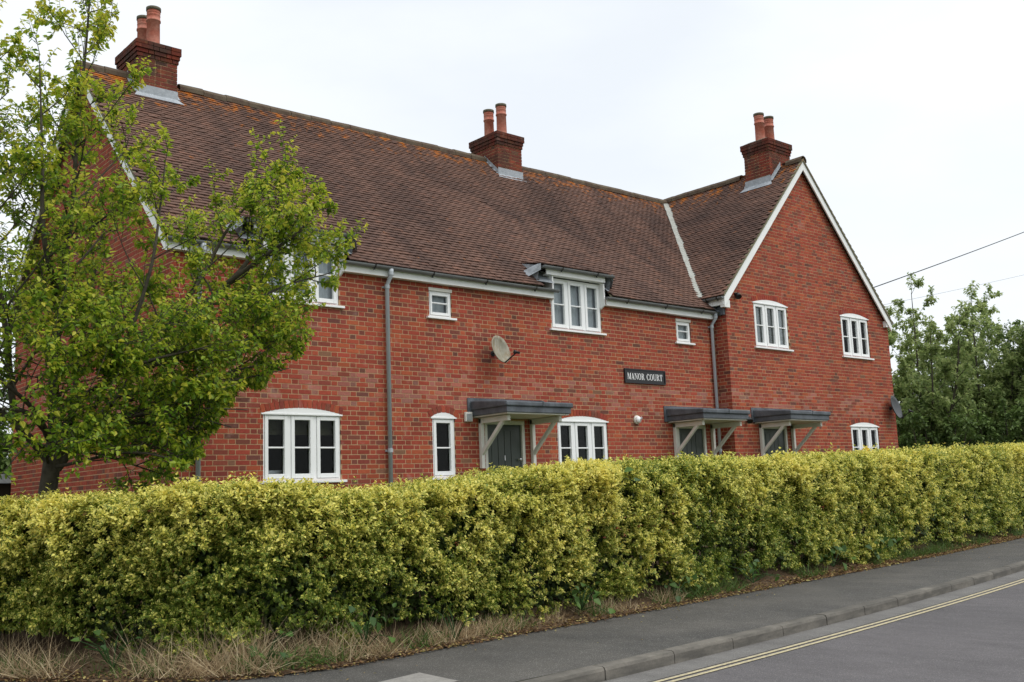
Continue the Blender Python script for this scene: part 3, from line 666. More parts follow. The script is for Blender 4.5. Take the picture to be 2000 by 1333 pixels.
# chimneys
def chimney(x0, x1, yA, yB_, ztop, zbase, pots, slope):
    root_mb = MB(); root_mb.box(x0+.063, x1-.063, yA+.063, yB_-.063, zbase-.8, ztop-.03)
    ch = root_mb.build('chimney', M['mortar'], house); bm_keep = len(brick_mb.v)
    global brick_mb2
    q = MB()
    def ring(z, e, h=.065, dk=.25):
        a, b, c, d = x0-e, x1+e, yA-e, yB_+e
        for (p0, p1, fixed, axis) in ((a, b, c, 'f'), (a, b, d, 'b'), (c, d, a, 'l'), (c, d, b, 'r')):
            u = p0; i = random.randint(0, 1)
            while u < p1-.001:
                wd = min(.215 if i % 2 == 0 else .102, p1-u); wd = p1-u if p1-u-wd < .05 else wd; nn = random.uniform(-.002, .002); cl = bcol(dk)
                if axis == 'f': q.box(u, u+wd-.01, fixed+nn, fixed+.1, z, z+h, cl)
                elif axis == 'b': q.box(u, u+wd-.01, fixed-.1, fixed+nn, z, z+h, cl)
                elif axis == 'l': q.box(fixed+nn, fixed+.1, u, u+wd-.01, z, z+h, cl)
                else: q.box(fixed-.1, fixed+nn, u, u+wd-.01, z, z+h, cl)
                u += wd; i += 1
    es = [(ztop-.075, 0.0), (ztop-.15, 0.0), (ztop-.225, -.02), (ztop-.30, -.036)]
    for z, e in es: ring(z, e, .066, .60)
    z = ztop-.375
    while z > zbase-.5: ring(z, -.055, .062, .22+.16*max(0, (z-ztop+.9))); z -= .075
    tag(q.build('brickwork', M['oldbrick'], ch), kind='stuff')
    q = MB(); cx, cy_ = (x0+x1)/2, (yA+yB_)/2; q.hexa([(x0+.01, yA+.01, ztop-.01), (x1-.01, yA+.01, ztop-.01), (x1-.01, yB_-.01, ztop-.01), (x0+.01, yB_-.01, ztop-.01), (x0+.16, yA+.16, ztop+.07), (x1-.16, yA+.16, ztop+.07), (x1-.16, yB_-.16, ztop+.07), (x0+.16, yB_-.16, ztop+.07)])
    q.build('flaunching', M['cap'], ch)
    for (px, py, hh) in pots:
        q = MB(); R = .118
        q.lathe((px, py, ztop+.02), [(R*1.06, 0), (R, .06), (R*.95, hh-.26), (R*1.08, hh-.255), (R*1.08, hh-.23), (R*.98, hh-.225), (R*.98, hh-.15), (R*1.02, hh-.145), (R*.98, hh-.13), (R*.98, hh-.10), (R*1.02, hh-.095), (R*.98, hh-.08), (R*.98, hh-.05), (R*1.08, hh-.045), (R*1.08, hh), (R*.85, hh), (R*.8, hh-.25)], 24)
        po = q.build('chimney_pot', M['pot'], ch, True)
        q = MB(); q.lathe((px, py, ztop+.02+hh-.05), [(R*1.10, 0), (R*1.10, .055), (R*.84, .055)], 24); q.build('pot_rim', M['cap'], po, True)
    return ch
def flash_main(ch, x0, x1, yA):
    s = .055; xa, xb, yf_ = x0+s-.012, x1-s+.012, yA+s-.012; zf = zmain(yf_)
    q = MB(); q.poly([(xa, yf_, zf+.02), (xb, yf_, zf+.02), (xb, yf_, zf+.18), (xa, yf_, zf+.18)])
    q.poly([(xa-.08, yf_-.12, zmain(yf_-.12)+.034), (xb+.08, yf_-.12, zmain(yf_-.12)+.034), (xb, yf_, zf+.03), (xa, yf_, zf+.03)])
    q.build('lead_apron', M['leadpale'], ch)
    for xx, sg in ((xa, -1), (xb, 1)):
        q = MB(); q.poly([(xx, yf_, zf+.02), (xx, YRG, ZRG+.0), (xx, YRG, ZRG+.11), (xx, yf_, zf+.13)])
        q.poly([(xx, yf_, zf+.035), (xx+sg*.05, yf_, zf+.035), (xx+sg*.05, YRG-.05, ZRG-.02), (xx, YRG-.05, ZRG-.02)]); q.build('lead_soaker', M['leadpale'], ch)
c1 = chimney(6.30, 7.12, 3.24, 4.26, 8.13, 7.0, [(6.72, 3.55, .75), (6.72, 4.00, .75)], SM); flash_main(c1, 6.30, 7.12, 3.24)
c2 = chimney(14.48, 15.31, 3.24, 4.26, 8.17, 7.0, [(14.90, 3.55, .76), (14.90, 4.00, .76)], SM); flash_main(c2, 14.48, 15.31, 3.24)
c3 = chimney(20.37, 21.36, .10, .93, 8.29, 7.1, [(20.66, .52, .74), (21.06, .52, .74)], SW)
q = MB(); xf = 20.37+.055-.012; zf = zwing(xf); ya, yb2 = .10+.043, .93-.043
q.poly([(xf, ya, zf+.02), (xf, yb2, zf+.02), (xf, yb2, zf+.18), (xf, ya, zf+.18)])
q.poly([(xf-.12, ya-.1, zwing(xf-.12)+.034), (xf-.12, yb2+.1, zwing(xf-.12)+.034), (xf, yb2, zf+.03), (xf, ya, zf+.03)]); q.build('lead_apron', M['leadpale'], c3)
for yy, sg in ((ya, -1), (yb2, 1)):
    q = MB(); q.poly([(xf, yy, zf+.02), (XRG, yy, ZWR), (XRG, yy, ZWR+.11), (xf, yy, zf+.13)]); q.poly([(xf, yy, zf+.035), (xf, yy+sg*.05, zf+.035), (XRG-.05, yy+sg*.05, ZWR-.02), (XRG-.05, yy, ZWR-.02)]); q.build('lead_soaker', M['leadpale'], c3)
tag(brick_mb.build('bricks', M['brick'], wall_o), kind='stuff')

# windows
def window(F, u0, u1, z0, z1, n, arch=0, sill=True, dress=None, hb=.54, fr=.03, k=.06, ml=.05):
    """outer frame with n casements, each of two panes"""
    def bx(q, a, b, c, d, n0, n1):
        p = [F.p(u, z, nn) for z in (c, d) for u, nn in ((a, n1), (b, n1), (b, n0), (a, n0))]; q.hexa(p)
    q = MB(); nb, nf = -.085, -.022
    bx(q, u0, u0+fr, z0, z1, nb, nf); bx(q, u1-fr, u1, z0, z1, nb, nf); bx(q, u0+fr, u1-fr, z1-fr, z1, nb, nf); bx(q, u0+fr, u1-fr, z0, z0+fr, nb, nf)
    cw = (u1-u0-2*fr-(n-1)*ml)/n
    for i in range(1, n): m_ = u0+fr+i*cw+(i-1)*ml; bx(q, m_, m_+ml, z0+fr, z1-fr, nb, nf)
    wo = q.build('window', M['white'], house, bevel=.004)
    for i in range(n):
        a = u0+fr+i*(cw+ml); b = a+cw; c, d = z0+fr, z1-fr; q = MB(); g_ = .003
        bx(q, a+g_, a+k, c+g_, d-g_, nb+.01, nf+.012); bx(q, b-k, b-g_, c+g_, d-g_, nb+.01, nf+.012)
        bx(q, a+k, b-k, d-k, d-g_, nb+.01, nf+.012); bx(q, a+k, b-k, c+g_, c+k+.01, nb+.01, nf+.012)
        hz = c+(d-c)*(1-hb)+.03; bx(q, a+k, b-k, hz-.012, hz+.012, nb+.02, nf+.004)
        q.build('casement', M['white'], wo, bevel=.006)
        for (e, f) in ((c+k+.01, hz-.012), (hz+.012, d-k)):
            q = MB(); bx(q, a+k, b-k, e, f, -.062, -.056); q.build('pane', M['glass'], wo)
    if sill:
        q = MB(); bx(q, u0-.065, u1+.075, z0-.04, z0-.003, -.10, .055); q.build('sill', M['white'], wo, bevel=.006)
    if arch:
        q = MB(); aa, bb = u0-.03, u1+.03; pts = [(u, z1+.004+arc_h(u, aa, bb, arch)) for u in np.linspace(aa, bb, 17)]; pts[0] = (aa, z1+.004); pts[-1] = (bb, z1+.004)
        for (a, c), (b, d) in zip(pts[:-1], pts[1:]): q.poly([F.p(a, z1, .003), F.p(b, z1, .003), F.p(b, d, .003), F.p(a, c, .003)]); q.poly([F.p(a, c, .003), F.p(b, d, .003), F.p(b, d, -.08), F.p(a, c, -.08)])
        bx(q, aa, bb, z1-.018, z1+.004, -.05, .012); q.build('arch_board', M['white'], wo)
    if dress: dress(F, u0, u1, z0, z1, wo, bx)
    return wo
def nets(F, u0, u1, z0, z1, wo, bx, frac=1.0):  # pleated nets, also standing in for sky reflected in the upper panes
    q = MB(); nn = 40; us = np.linspace(u0-.02, u1+.02, nn)
    for i in range(nn-1):
        w0, w1 = -.13+.012*math.sin(us[i]*47), -.13+.012*math.sin(us[i+1]*47); q.poly([F.p(us[i], z0-.02, w0), F.p(us[i+1], z0-.02, w1), F.p(us[i+1], z1+.02, w1), F.p(us[i], z1+.02, w0)])
    q.build('sky_toned_net_curtain', M['curtain'], wo)
def half(F, u0, u1, z0, z1, wo, bx):
    q = MB()
    for a, b in ((u0-.02, u0+.38), (u1-.30, u1+.02)):
        us = np.linspace(a, b, 14)
        for i in range(13):
            w0, w1 = -.15+.02*math.sin(us[i]*52), -.15+.02*math.sin(us[i+1]*52); q.poly([F.p(us[i], z0-.02, w0), F.p(us[i+1], z0-.02, w1), F.p(us[i+1], z1+.02, w1), F.p(us[i], z1+.02, w0)])
    q.build('curtain', M['curtain'], wo)
def blind(F, u0, u1, z0, z1, wo, bx):
    q = MB(); bx(q, u0+.02, u1-.02, z1-.30, z1-.02, -.19, -.18); q.build('blind', M['blind'], wo)
    q = MB(); bx(q, u0+.16, u0+.40, z0+.02, z0+.16, -.22, -.19); q.build('box_on_sill', M['curtain'], wo)
def sideblind(F, u0, u1, z0, z1, wo, bx):
    q = MB()
    for k in range(16): bx(q, u0+.05, u0+.30, z0+.06*k, z0+.06*k+.012, -.16, -.12)
    bx(q, u0+.32, u0+.42, z0, z1, -.16, -.15); bx(q, u1-.36, u1-.05, z0, z1, -.17, -.16); q.build('blind', M['curtain'], wo)
window(FM, 7.03, 8.33, SB, HB, 3, .09, True, blind); window(FM, 10.07, 10.54, SB, HB, 1, .085); window(FM, 12.89, 14.20, SB, HB, 3, .09)
window(FM, 7.03, 8.33, 3.02, 3.985, 3, 0, True, nets); window(FM, 12.87, 14.19, 3.02, 3.985, 3, 0, True, nets)
window(FM, 10.07, 10.54, 3.01, 3.45, 1, 0, True, nets, .52, .03, .042); window(FM, 16.40, 16.86, 3.01, 3.45, 1, 0, True, nets, .52, .03, .042)
window(FWG, 18.64, 19.91, 3.02, 4.01, 3, .09, True, half); window(FWG, 22.13, 23.37, 3.02, 4.01, 3, .09); window(FWG, 22.17, 23.42, SB, 1.335, 3, .09, True, sideblind)
for a, b in ((10.07, 10.54), (16.40, 16.86)):
    q = MB(); q.box(a-.01, b+.01, -.012, .09, 3.452, 3.503); q.build('lintel_board', M['cream'], house)
# doors and canopies
def door(F, u0, u1, z0, z1):
    def bx(q, a, b, c, d, n0, n1): q.hexa([F.p(u, z, nn) for z in (c, d) for u, nn in ((a, n1), (b, n1), (b, n0), (a, n0))])
    fr = .065; q = MB(); bx(q, u0, u0+fr, z0, z1, -.10, -.005); bx(q, u1-fr, u1, z0, z1, -.10, -.005); bx(q, u0+fr, u1-fr, z1-fr, z1, -.10, -.005)
    do = q.build('door_frame', M['cream'], house, bevel=.005)
    q = MB(); a, b, c, d = u0+fr+.003, u1-fr-.003, z0+.01, z1-fr-.004; bx(q, a, b, c, d, -.09, -.045)
    lf = q.build('door_leaf', M['door'], do)
    for i in range(4):                                           # vertical planks of the door
        p0 = a+.10+(b-a-.2)*i/4; p1 = a+.10+(b-a-.2)*(i+1)/4
        if i in (0, 1, 2, 3):
            q = MB(); bx(q, p0+.006, p1-.006, c+.25, d-.10, -.05, -.036); q.build('door_plank', M['door'], do, bevel=.003)
    q = MB(); q.lathe(F.p(b-.07, -.33+.95, -.045), [(.02, 0), (.02, .012), (.01, .016), (.012, .04), (.028, .05), (.028, .065), (.01, .075)], 14, F.N); q.build('door_knob', M['chrome'], do, True)
    q = MB(); m_ = (a+b)/2; bx(q, m_-.008, m_+.008, .60, .69, -.036, -.026); q.build('door_knocker', M['chrome'], do, bevel=.003)
    q = MB(); bx(q, u0-.05, u1+.05, z0-.12, z0+.004, -.12, .25); q.build('door_step', M['slab'], do)
def canopy(F, u0, u1, uc0, uc1, D=.93):
    def bx(q, a, b, c, d, n0, n1): q.hexa([F.p(u, z, nn) for z in (c, d) for u, nn in ((a, n1), (b, n1), (b, n0), (a, n0))])
    q = MB(); z0, z1, z2, z3 = 1.35, 1.455, 1.535, 1.635           # lower lead skirt, upper roll, flashing against the wall
    def tier(a, b, c, d, n1, zt_back): q.hexa([F.p(a, c, n1), F.p(b, c, n1), F.p(b, c, .004), F.p(a, c, .004), F.p(a, d, n1), F.p(b, d, n1), F.p(b, zt_back, .004), F.p(a, zt_back, .004)])
    tier(u0, u1, z0, z1, D, z1+.015); co = q.build('canopy', M['lead'], house, bevel=.012)
    q = MB(); tier(u0-.03, u1+.03, z1-.004, z2, D+.03, z3-.02); q.build('lead_roof', M['lead'], co, bevel=.02)
    q = MB(); um = u0+.54*(u1-u0)
    for uu in (um,): q.bar(F.p(uu, z1, D+.034), F.p(uu, z2+.012, D+.03), .03, .02, F.N); q.bar(F.p(uu, z2+.012, D), F.p(uu, z3-.01, .02), .03, .025)
    q.build('lead_roll', M['lead'], co, bevel=.008)
    q = MB(); bx(q, u0-.09, u1+.03, z0+.0, z3+.03, .003, .02); q.build('wall_flashing', M['lead'], co)
    q = MB(); bx(q, u0+.03, u1-.03, z0-.02, z0-.001, .004, D-.03); q.build('canopy_soffit', M['cream'], co)
    for pu in (uc0, uc1):
        q = MB(); q.bar(F.p(pu, .47, .042), F.p(pu, 1.315, .042), .07, .07, F.N); q.bar(F.p(pu, 1.275, .012), F.p(pu, 1.275, D-.16), .07, .095)
        q.bar(F.p(pu, .72, .06), F.p(pu, 1.25, D-.30), .058, .062); q.build('gallows_bracket', M['cream'], co, bevel=.006)
door(FM, 11.18, 12.10, -.78, 1.29); canopy(FM, 10.90, 12.36, 11.075, 12.245)
door(FM, 16.24, 17.16, -.78, 1.29); canopy(FM, 15.94, 17.40, 16.13, 17.33)
door(FWG, 18.63, 19.56, -.78, 1.29); canopy(FWG, 18.36, 19.80, 18.545, 19.72)

# ------------------------------------------------------------------ things fixed to the walls
sg = root('name_sign', (15.335, 0, 2.085)); tag(sg, 'black wall sign with white serif letters reading MANOR COURT', 'sign')
q = MB(); q.box(14.735, 15.935, -.022, -.004, 2.09, 2.375); q.build('board', M['black'], sg)
q = MB(); z0, z1, x0, x1 = 2.09, 2.375, 14.735, 15.935
for a in ((x0, x1, z0, z0+.022), (x0, x1, z1-.022, z1), (x0, x0+.022, z0+.022, z1-.022), (x1-.022, x1, z0+.022, z1-.022)): q.box(a[0], a[1], -.036, -.0225, a[2], a[3])
q.build('frame', M['black'], sg)
def arcp(cx, cz, rx, rz, t0, t1, wmin, wmax, n=14):               # stroke along an ellipse, thick at the sides
    o = []
    for i in range(n):
        a, b = (math.radians(t0+(t1-t0)*k/n) for k in (i, i+1)); f = lambda t: wmin+(wmax-wmin)*abs(math.cos(t))**1.3
        o.append([(cx+(rx-f(t)*s_)*math.cos(t), cz+(rz-f(t)*s_)*math.sin(t)) for t, s_ in ((a, 0), (b, 0), (b, 1), (a, 1))])
    return o
def rect(a, b, c, d): return [(a, c), (b, c), (b, d), (a, d)]
tk, tn, sf = .17, .07, .05
GL = {'M': (1.0, [rect(.08, .08+tn, 0, 1), rect(.75, .75+tk, 0, 1), rect(0, .22, 0, sf), rect(.66, 1.0, 0, sf), rect(0, .2, 1-sf, 1), rect(.78, 1, 1-sf, 1), [(.06, 1), (.25, 1), (.55, .02), (.44, .02)], [(.44, .02), (.52, .02), (.82, 1), (.74, 1)]]),
      'A': (.82, [[(.06, 0), (.13, 0), (.43, 1), (.36, 1)], [(.54, 0), (.74, 0), (.46, 1), (.34, 1)], rect(.2, .6, .3, .37), rect(0, .22, 0, sf), rect(.5, .82, 0, sf)]),
      'N': (.88, [rect(.1, .1+tn, 0, 1), rect(.72, .72+tn, 0, 1), [(.06, 1), (.26, 1), (.8, 0), (.7, 0)], rect(0, .26, 0, sf), rect(0, .2, 1-sf, 1), rect(.62, .88, 1-sf, 1)]),
      'O': (.9, arcp(.43, .5, .42, .51, 0, 360, .06, .18, 26)),
      'R': (.86, [rect(.1, .1+tk, 0, 1), rect(0, .38, 0, sf), rect(0, .3, 1-sf, 1)]+arcp(.33, .75, .33, .25, -90, 90, .055, .16)+[rect(.2, .35, .945, 1), rect(.2, .35, .5, .555), [(.34, .52), (.48, .52), (.8, 0), (.6, 0)], rect(.62, .86, 0, sf)]),
      'C': (.84, arcp(.44, .5, .42, .51, 42, 318, .06, .18, 22)+[rect(.72, .77, .68, .98), rect(.73, .78, .04, .3)]),
      'U': (.88, [rect(.1, .1+tk, .3, 1), rect(.7, .7+tn, .3, 1), rect(0, .36, 1-sf, 1), rect(.6, .88, 1-sf, 1)]+arcp(.435, .3, .335, .31, 180, 360, .06, .14)),
      'T': (.8, [rect(.31, .31+tk, 0, 1), rect(.2, .6, 0, sf), rect(.02, .78, .94, 1), rect(.02, .08, .72, 1), rect(.72, .78, .72, 1)])}
txt = 'MANOR COURT'; hgt_ = .125; gap = .07; W_ = sum((GL[c][0]+gap if c != ' ' else .5) for c in txt); sc_ = 1.04/W_
ux = 14.735+.08
for c in txt:
    if c == ' ': ux += .5*sc_; continue
    wd, polys = GL[c]; q = MB()
    for i, pl in enumerate(polys):
        d_ = -.0245-.00015*i; q.poly([(ux+x*sc_, d_, 2.165+z*hgt_) for x, z in pl])
    q.build('letter', M['lettering'], sg); ux += (wd+gap)*sc_
# satellite dishes
def dish(loc, wall_pt, normal, R, m_face, m_arm, label, name='satellite_dish'):
    rr_ = root(name, wall_pt); tag(rr_, label, 'satellite dish', 'satellite dishes on the walls')
    nn = Vector(normal).normalized(); a = Vector((0, 0, 1)).cross(nn).normalized(); b = nn.cross(a); q = MB(); c = Vector(loc); NR, NS = 6, 28; base = 0
    for side in (0, 1):
        base = len(q.v)
        for i in range(NR+1):
            r = R*i/NR
            for k in range(NS):
                t = 2*math.pi*k/NS; q.v.append(tuple(c+(a*math.cos(t)*r*.92+b*math.sin(t)*r)+nn*(.085*(r/R)**2-.085-side*.012)))
        for i in range(NR):
            for k in range(NS):
                f = (base+i*NS+k, base+(i+1)*NS+k, base+(i+1)*NS+(k+1) % NS, base+i*NS+(k+1) % NS); q.f.append(f if side == 0 else f[::-1]); q.c.append(None)
    o0 = 0; o1 = base
    for k in range(NS): q.f.append((NR*NS+k, base+NR*NS+k, base+NR*NS+(k+1) % NS, NR*NS+(k+1) % NS)); q.c.append(None)
    q.build('reflector', m_face, rr_, True)
    wp = Vector(wall_pt); q = MB(); q.tube([wp, wp+Vector((0, -.1, .02)), c-nn*.11], .018, 8); q.lathe(wp, [(.05, 0), (.05, .012)], 14, (c-wp)); q.build('wall_bracket', m_arm, rr_)
    tip = c+nn*.30-b*R*.72; q = MB(); q.tube([c-b*R*1.0+nn*.0, tip], .012, 8); q.build('feed_arm', m_arm, rr_)
    q = MB(); q.lathe(tip-nn*.01-b*.0, [(.022, -.06), (.022, 0), (.034, .02), (.034, .05)], 12, (c-tip)); q.build('receiver', m_arm, rr_)
def dishm():
    m = mat('weathered_dish', (.5, .5, .48), .6, .3); t = NT(m); n1 = t.noise(9, 5, .6, (2.2, 2.2, .45)); c = t.mix(t.ramp(n1, .42, .62), (.38, .36, .30), (.22, .16, .085)); c = t.mix(t.math('MULTIPLY', t.ramp(t.noise(5, 3), .38, .62), .75), c, (.20, .19, .14)); t.col(c); return m
M['dish'] = dishm(); M['darkdish'] = mat('dark_grey_dish', (.07, .075, .08), .55, .3)
dish((11.36, -.30, 2.50), (11.42, -.001, 2.46), (.20, -.95, .28), .255, M['dish'], M['plasticblack'], 'round weathered satellite dish with rust streaks on wall above door')
dish((24.02, -.56, 1.82), (24.08, YW-.001, 1.80), (.15, -.95, .25), .30, M['darkdish'], M['plasticblack'], 'dark grey satellite dish at the right edge of the gable wall')
# round wall lamp, security lamps, vent
rl = root('wall_lamp', (15.02, 0, 1.30)); tag(rl, 'round white bulkhead lamp on brick wall under the sign', 'lamp')
q = MB(); q.lathe((15.02, -.002, 1.37), [(.085, 0), (.085, .03), (.075, .045)], 24, (0, -1, 0)); q.build('base', M['cream'], rl, True)
q = MB(); q.lathe((15.02, -.047, 1.37), [(.07, 0), (.062, .035), (.03, .055), (.005, .06)], 24, (0, -1, 0)); q.build('diffuser', M['white'], rl, True)
q = MB(); q.tube([(15.02, -.10, 1.36), (15.05, -.13, 1.39), (15.06, -.10, 1.42)], .012, 8); q.build('sensor', M['pipe'], rl)
def seclamp(x, z, label, y=YW):
    r_ = root('security_light', (x, y, z-.06)); tag(r_, label, 'lamp', 'black security lights')
    q = MB(); q.box(x-.035, x+.035, y-.03, y-.001, z-.02, z+.05); q.build('bracket', M['plasticblack'], r_)
    q = MB(); q.lathe((x, y-.05, z+.03), [(.03, 0), (.045, .03), (.07, .12), (.062, .12), (.05, .10)], 16, (-.3, -.5, -.75)); q.build('lamp_head', M['plasticblack'], r_, True)
seclamp(18.02, 4.10, 'small black security light under the left eave of the gable'); seclamp(18.11, 1.42, 'small black security light between the two right canopies')
vr = root('air_vent', (10.81, 0, 1.255)); tag(vr, 'small cream square extractor vent left of the first canopy', 'vent')
q = MB(); q.box(10.735, 10.885, -.05, -.002, 1.26, 1.42); q.build('housing', M['cream'], vr, bevel=.006)
q = MB()
for k in range(6): q.box(10.757, 10.863, -.062, -.051, 1.28+.02*k, 1.291+.02*k)
q.build('louvre', M['pipe'], vr)
# overhead cables
def cable(a, b, sag, r, label):
    a, b = Vector(a), Vector(b); q = MB(); q.tube([a.lerp(b, t)-Vector((0, 0, sag*4*t*(1-t))) for t in np.linspace(0, 1, 40)], r, 6)
    tag(q.build('overhead_cable', M['plasticblack'], None, True), label, 'cable', 'overhead cables')
cable((23.75, 1.0, 4.66), (49, 1.0, 12.22), .10, .016, 'thick black overhead cable running up from the gable roof')
cable((24.0, 1.0, 4.40), (49, 1.0, 9.65), .12, .004, 'thin overhead wire below the thick cable')

# ------------------------------------------------------------------ VEGETATION
def leaf_object(name, P, A, Nn, L, Wd, r, g, material, parent=None, kind='stuff', hexl=False):
    """one mesh of folded leaves. P base, A axis, Nn blade normal, L length, Wd half width, r shade, g margin shift"""
    n = len(P); A = A/np.linalg.norm(A, axis=1)[:, None]; B = np.cross(A, Nn); B /= (np.linalg.norm(B, axis=1)[:, None]+1e-9); Nn = np.cross(B, A)
    L = L[:, None]; Wd = Wd[:, None]
    if hexl: vs = [P, P+A*L*.35+B*Wd+Nn*Wd*.35, P+A*L*.72+B*Wd*.72+Nn*Wd*.2-Nn*L*.05, P+A*L-Nn*L*.14, P+A*L*.72-B*Wd*.72+Nn*Wd*.2-Nn*L*.05, P+A*L*.35-B*Wd+Nn*Wd*.35]; fpl = [(0, 3, 2, 1), (0, 5, 4, 3)]; ed = [0, 1, 1, 0, 1, 1]
    elif hexl is None:
        Bd = Nn*rng.normal(.22, .20, n)[:, None]-np.array([0, 0, 1.])*rng.uniform(0, .45, n)[:, None]; vs = [P-B*Wd, P+B*Wd, P+A*L*.55+Bd*L*.3+B*Wd*.8, P+A*L*.55+Bd*L*.3-B*Wd*.8, P+A*L+Bd*L]; fpl = [(0, 1, 2), (0, 2, 3), (3, 2, 4)]; ed = [0, 0, 1, 1, 1]
    else: vs = [P, P+A*L*.48+B*Wd+Nn*Wd*.35, P+A*L-Nn*L*.08, P+A*L*.48-B*Wd+Nn*Wd*.35]; fpl = [(0, 2, 1), (0, 3, 2)]; ed = [0, 1, 0, 1]
    k = len(vs); V = np.stack(vs, 1).reshape(-1, 3); V[:, 2] += EYE
    q = len(fpl[0]); base = (np.arange(n)*k)[:, None, None]; Fc = (base+np.array(fpl)[None]).reshape(-1)
    me = bpy.data.meshes.new(name); me.vertices.add(n*k); me.vertices.foreach_set('co', V.astype('f').ravel())
    me.loops.add(len(Fc)); me.loops.foreach_set('vertex_index', Fc.astype('i')); nf = n*len(fpl)
    me.polygons.add(nf); me.polygons.foreach_set('loop_start', (np.arange(nf)*q).astype('i')); me.polygons.foreach_set('loop_total', np.full(nf, q, 'i'))
    at = me.attributes.new('lf', 'FLOAT_COLOR', 'POINT'); c = np.ones((n, k, 4), 'f'); c[:, :, 0] = r[:, None]; c[:, :, 1] = g[:, None]; c[:, :, 2] = np.array(ed)[None]
    at.data.foreach_set('color', c.ravel()); me.materials.append(material); me.update(); me.validate()
    o = bpy.data.objects.new(name, me); link(o, parent)
    if kind: o['kind'] = kind
    return o
def unit(v): return v/(np.linalg.norm(v, axis=-1)[..., None]+1e-9)
def rnd(n): return unit(rng.normal(size=(n, 3)))
# --- variegated hedge
hx, hy = at_edge(6.)
hedge = root('hedge', (11, -4.6, ZP)); tag(hedge, 'long clipped yellow and green variegated hedge along the pavement', 'hedge')
s_of_x = lambda x: np.interp(x, edge[:, 0], edge_s)
crest_x = np.array([0, 2.0, 2.9, 3.6, 4.4, 5.15, 5.45, 5.8, 6.5, 7.3, 8.15, 10.2, 13, 16.7, 20.5, 25.8, 34, 45]); crest_z = np.array([.10, .12, .17, .21, .16, .13, .085, .17, .20, .27, .33, .37, .41, .48, .58, .71, .80, .8])
s0, s1 = s_of_x(1.9), s_of_x(31.0)
def hedge_points(n, smin, smax, zlo=0.):
    s = rng.uniform(smin, smax, n); x0, y0_ = at_edge(s, .0); top = np.interp(x0, crest_x, crest_z)-.09
    left = np.clip((7.5-x0)/3.5, 0, 1)
    bot = ZP+.06+.06*left+.34*(vnoise(np.stack([s*1.3, s*0, s*0], 1), 1, 3)-.35)+.05
    # profile: face then rounded shoulder then top; t in 0..1
    t = rng.uniform(0, 1, n)**.92; H = top-bot; off0 = .16+.14*left
    ph = np.where(t < .62, 0, (t-.62)/.38)                        # 0 on the face, 1 at the back of the top
    zf = bot+(H-.17)*np.clip(t/.62, 0, 1); ang = np.clip(ph/.5, 0, 1)*math.pi/2
    d = off0+.17*(1-np.cos(ang))+np.clip((ph-.5)/.5, 0, 1)*.75+.10*(1-np.clip(t/.62, 0, 1))**2*1.2-.03
    z = zf+.17*np.sin(ang)
    nx = np.where(t < .62, 1., np.cos(ang)); nzv = np.where(t < .62, .10, np.sin(ang))
    ex, ey = np.interp(s, edge_s, edge_n[:, 0]), np.interp(s, edge_s, edge_n[:, 1])
    Nrm = unit(np.stack([-ex*nx, -ey*nx, nzv], 1)); px, py = at_edge(s, d); return s, np.stack([px, py, z], 1), Nrm, t
def hedge_leaves(n_sprig, smin, smax, lsc, nl=10):
    s, P, Nr, t = hedge_points(n_sprig, smin, smax)
    lump = ((vnoise(P, 2.0, 5)-.5)*.16+(vnoise(P, 6.5, 6)-.5)*.21+(vnoise(P, 13, 7)-.5)*.10)*np.where(t > .7, .5, 1); gap = vnoise(P*np.array([1, 1, 1.1]), 3.4, 9)-lump*.9
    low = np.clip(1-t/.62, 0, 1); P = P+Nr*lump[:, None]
    drop = (gap > .70-.20*low) & (rng.uniform(size=len(s)) < .55+.35*low)
    keep = ~drop; s, P, Nr, t, lump = s[keep], P[keep], Nr[keep], t[keep], lump[keep]; m = len(s)
    dep = rng.exponential(.055, m); P = P-Nr*np.minimum(dep, .3)[:, None]
    D = unit(Nr*.75+np.array([0, 0, .55])*(1-.7*low[keep])[:, None]+rnd(m)*.55); SLn = rng.uniform(.05, .115, m)*lsc
    tall = (t > .62) & (rng.uniform(size=m) < .05); SLn[tall] *= 1.7
    zone = vnoise(P, .9, 12)*.45+vnoise(P, 4, 13)*.25
    pp, aa, nn, ll, ww, rr_, gg = [], [], [], [], [], [], []
    S1 = unit(np.cross(D, rnd(m))); S2 = np.cross(D, S1)
    for k in range(nl):
        f = (k//2+.5)/(nl/2); ang = (k//2 % 2)*math.pi/2+(k % 2)*math.pi+rng.normal(0, .3, m)
        side = S1*np.cos(ang)[:, None]+S2*np.sin(ang)[:, None]; ax = unit(D*(.35+.5*f)+side*.9+rnd(m)*.2)
        pp.append(P+D*(SLn*f)[:, None]); aa.append(ax); nn.append(unit(D*.8+np.array([0, 0, .5])+rnd(m)*.35))
        L = rng.uniform(.026, .060, m)*lsc*(1-.25*f); ll.append(L); ww.append(L*rng.uniform(.24, .33, m))
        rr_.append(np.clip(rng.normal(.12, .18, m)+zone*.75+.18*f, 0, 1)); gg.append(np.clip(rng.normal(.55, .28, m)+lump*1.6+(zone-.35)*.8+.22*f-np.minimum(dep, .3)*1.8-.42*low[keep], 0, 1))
    return [np.concatenate(q) for q in (pp, aa, nn, ll, ww, rr_, gg)]
sA, sB = s_of_x(9.0), s_of_x(16.)
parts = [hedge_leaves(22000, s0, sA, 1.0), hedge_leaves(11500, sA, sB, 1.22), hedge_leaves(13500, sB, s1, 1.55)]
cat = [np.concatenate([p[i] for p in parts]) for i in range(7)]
leaf_object('foliage', *cat, M['privet'], hedge)
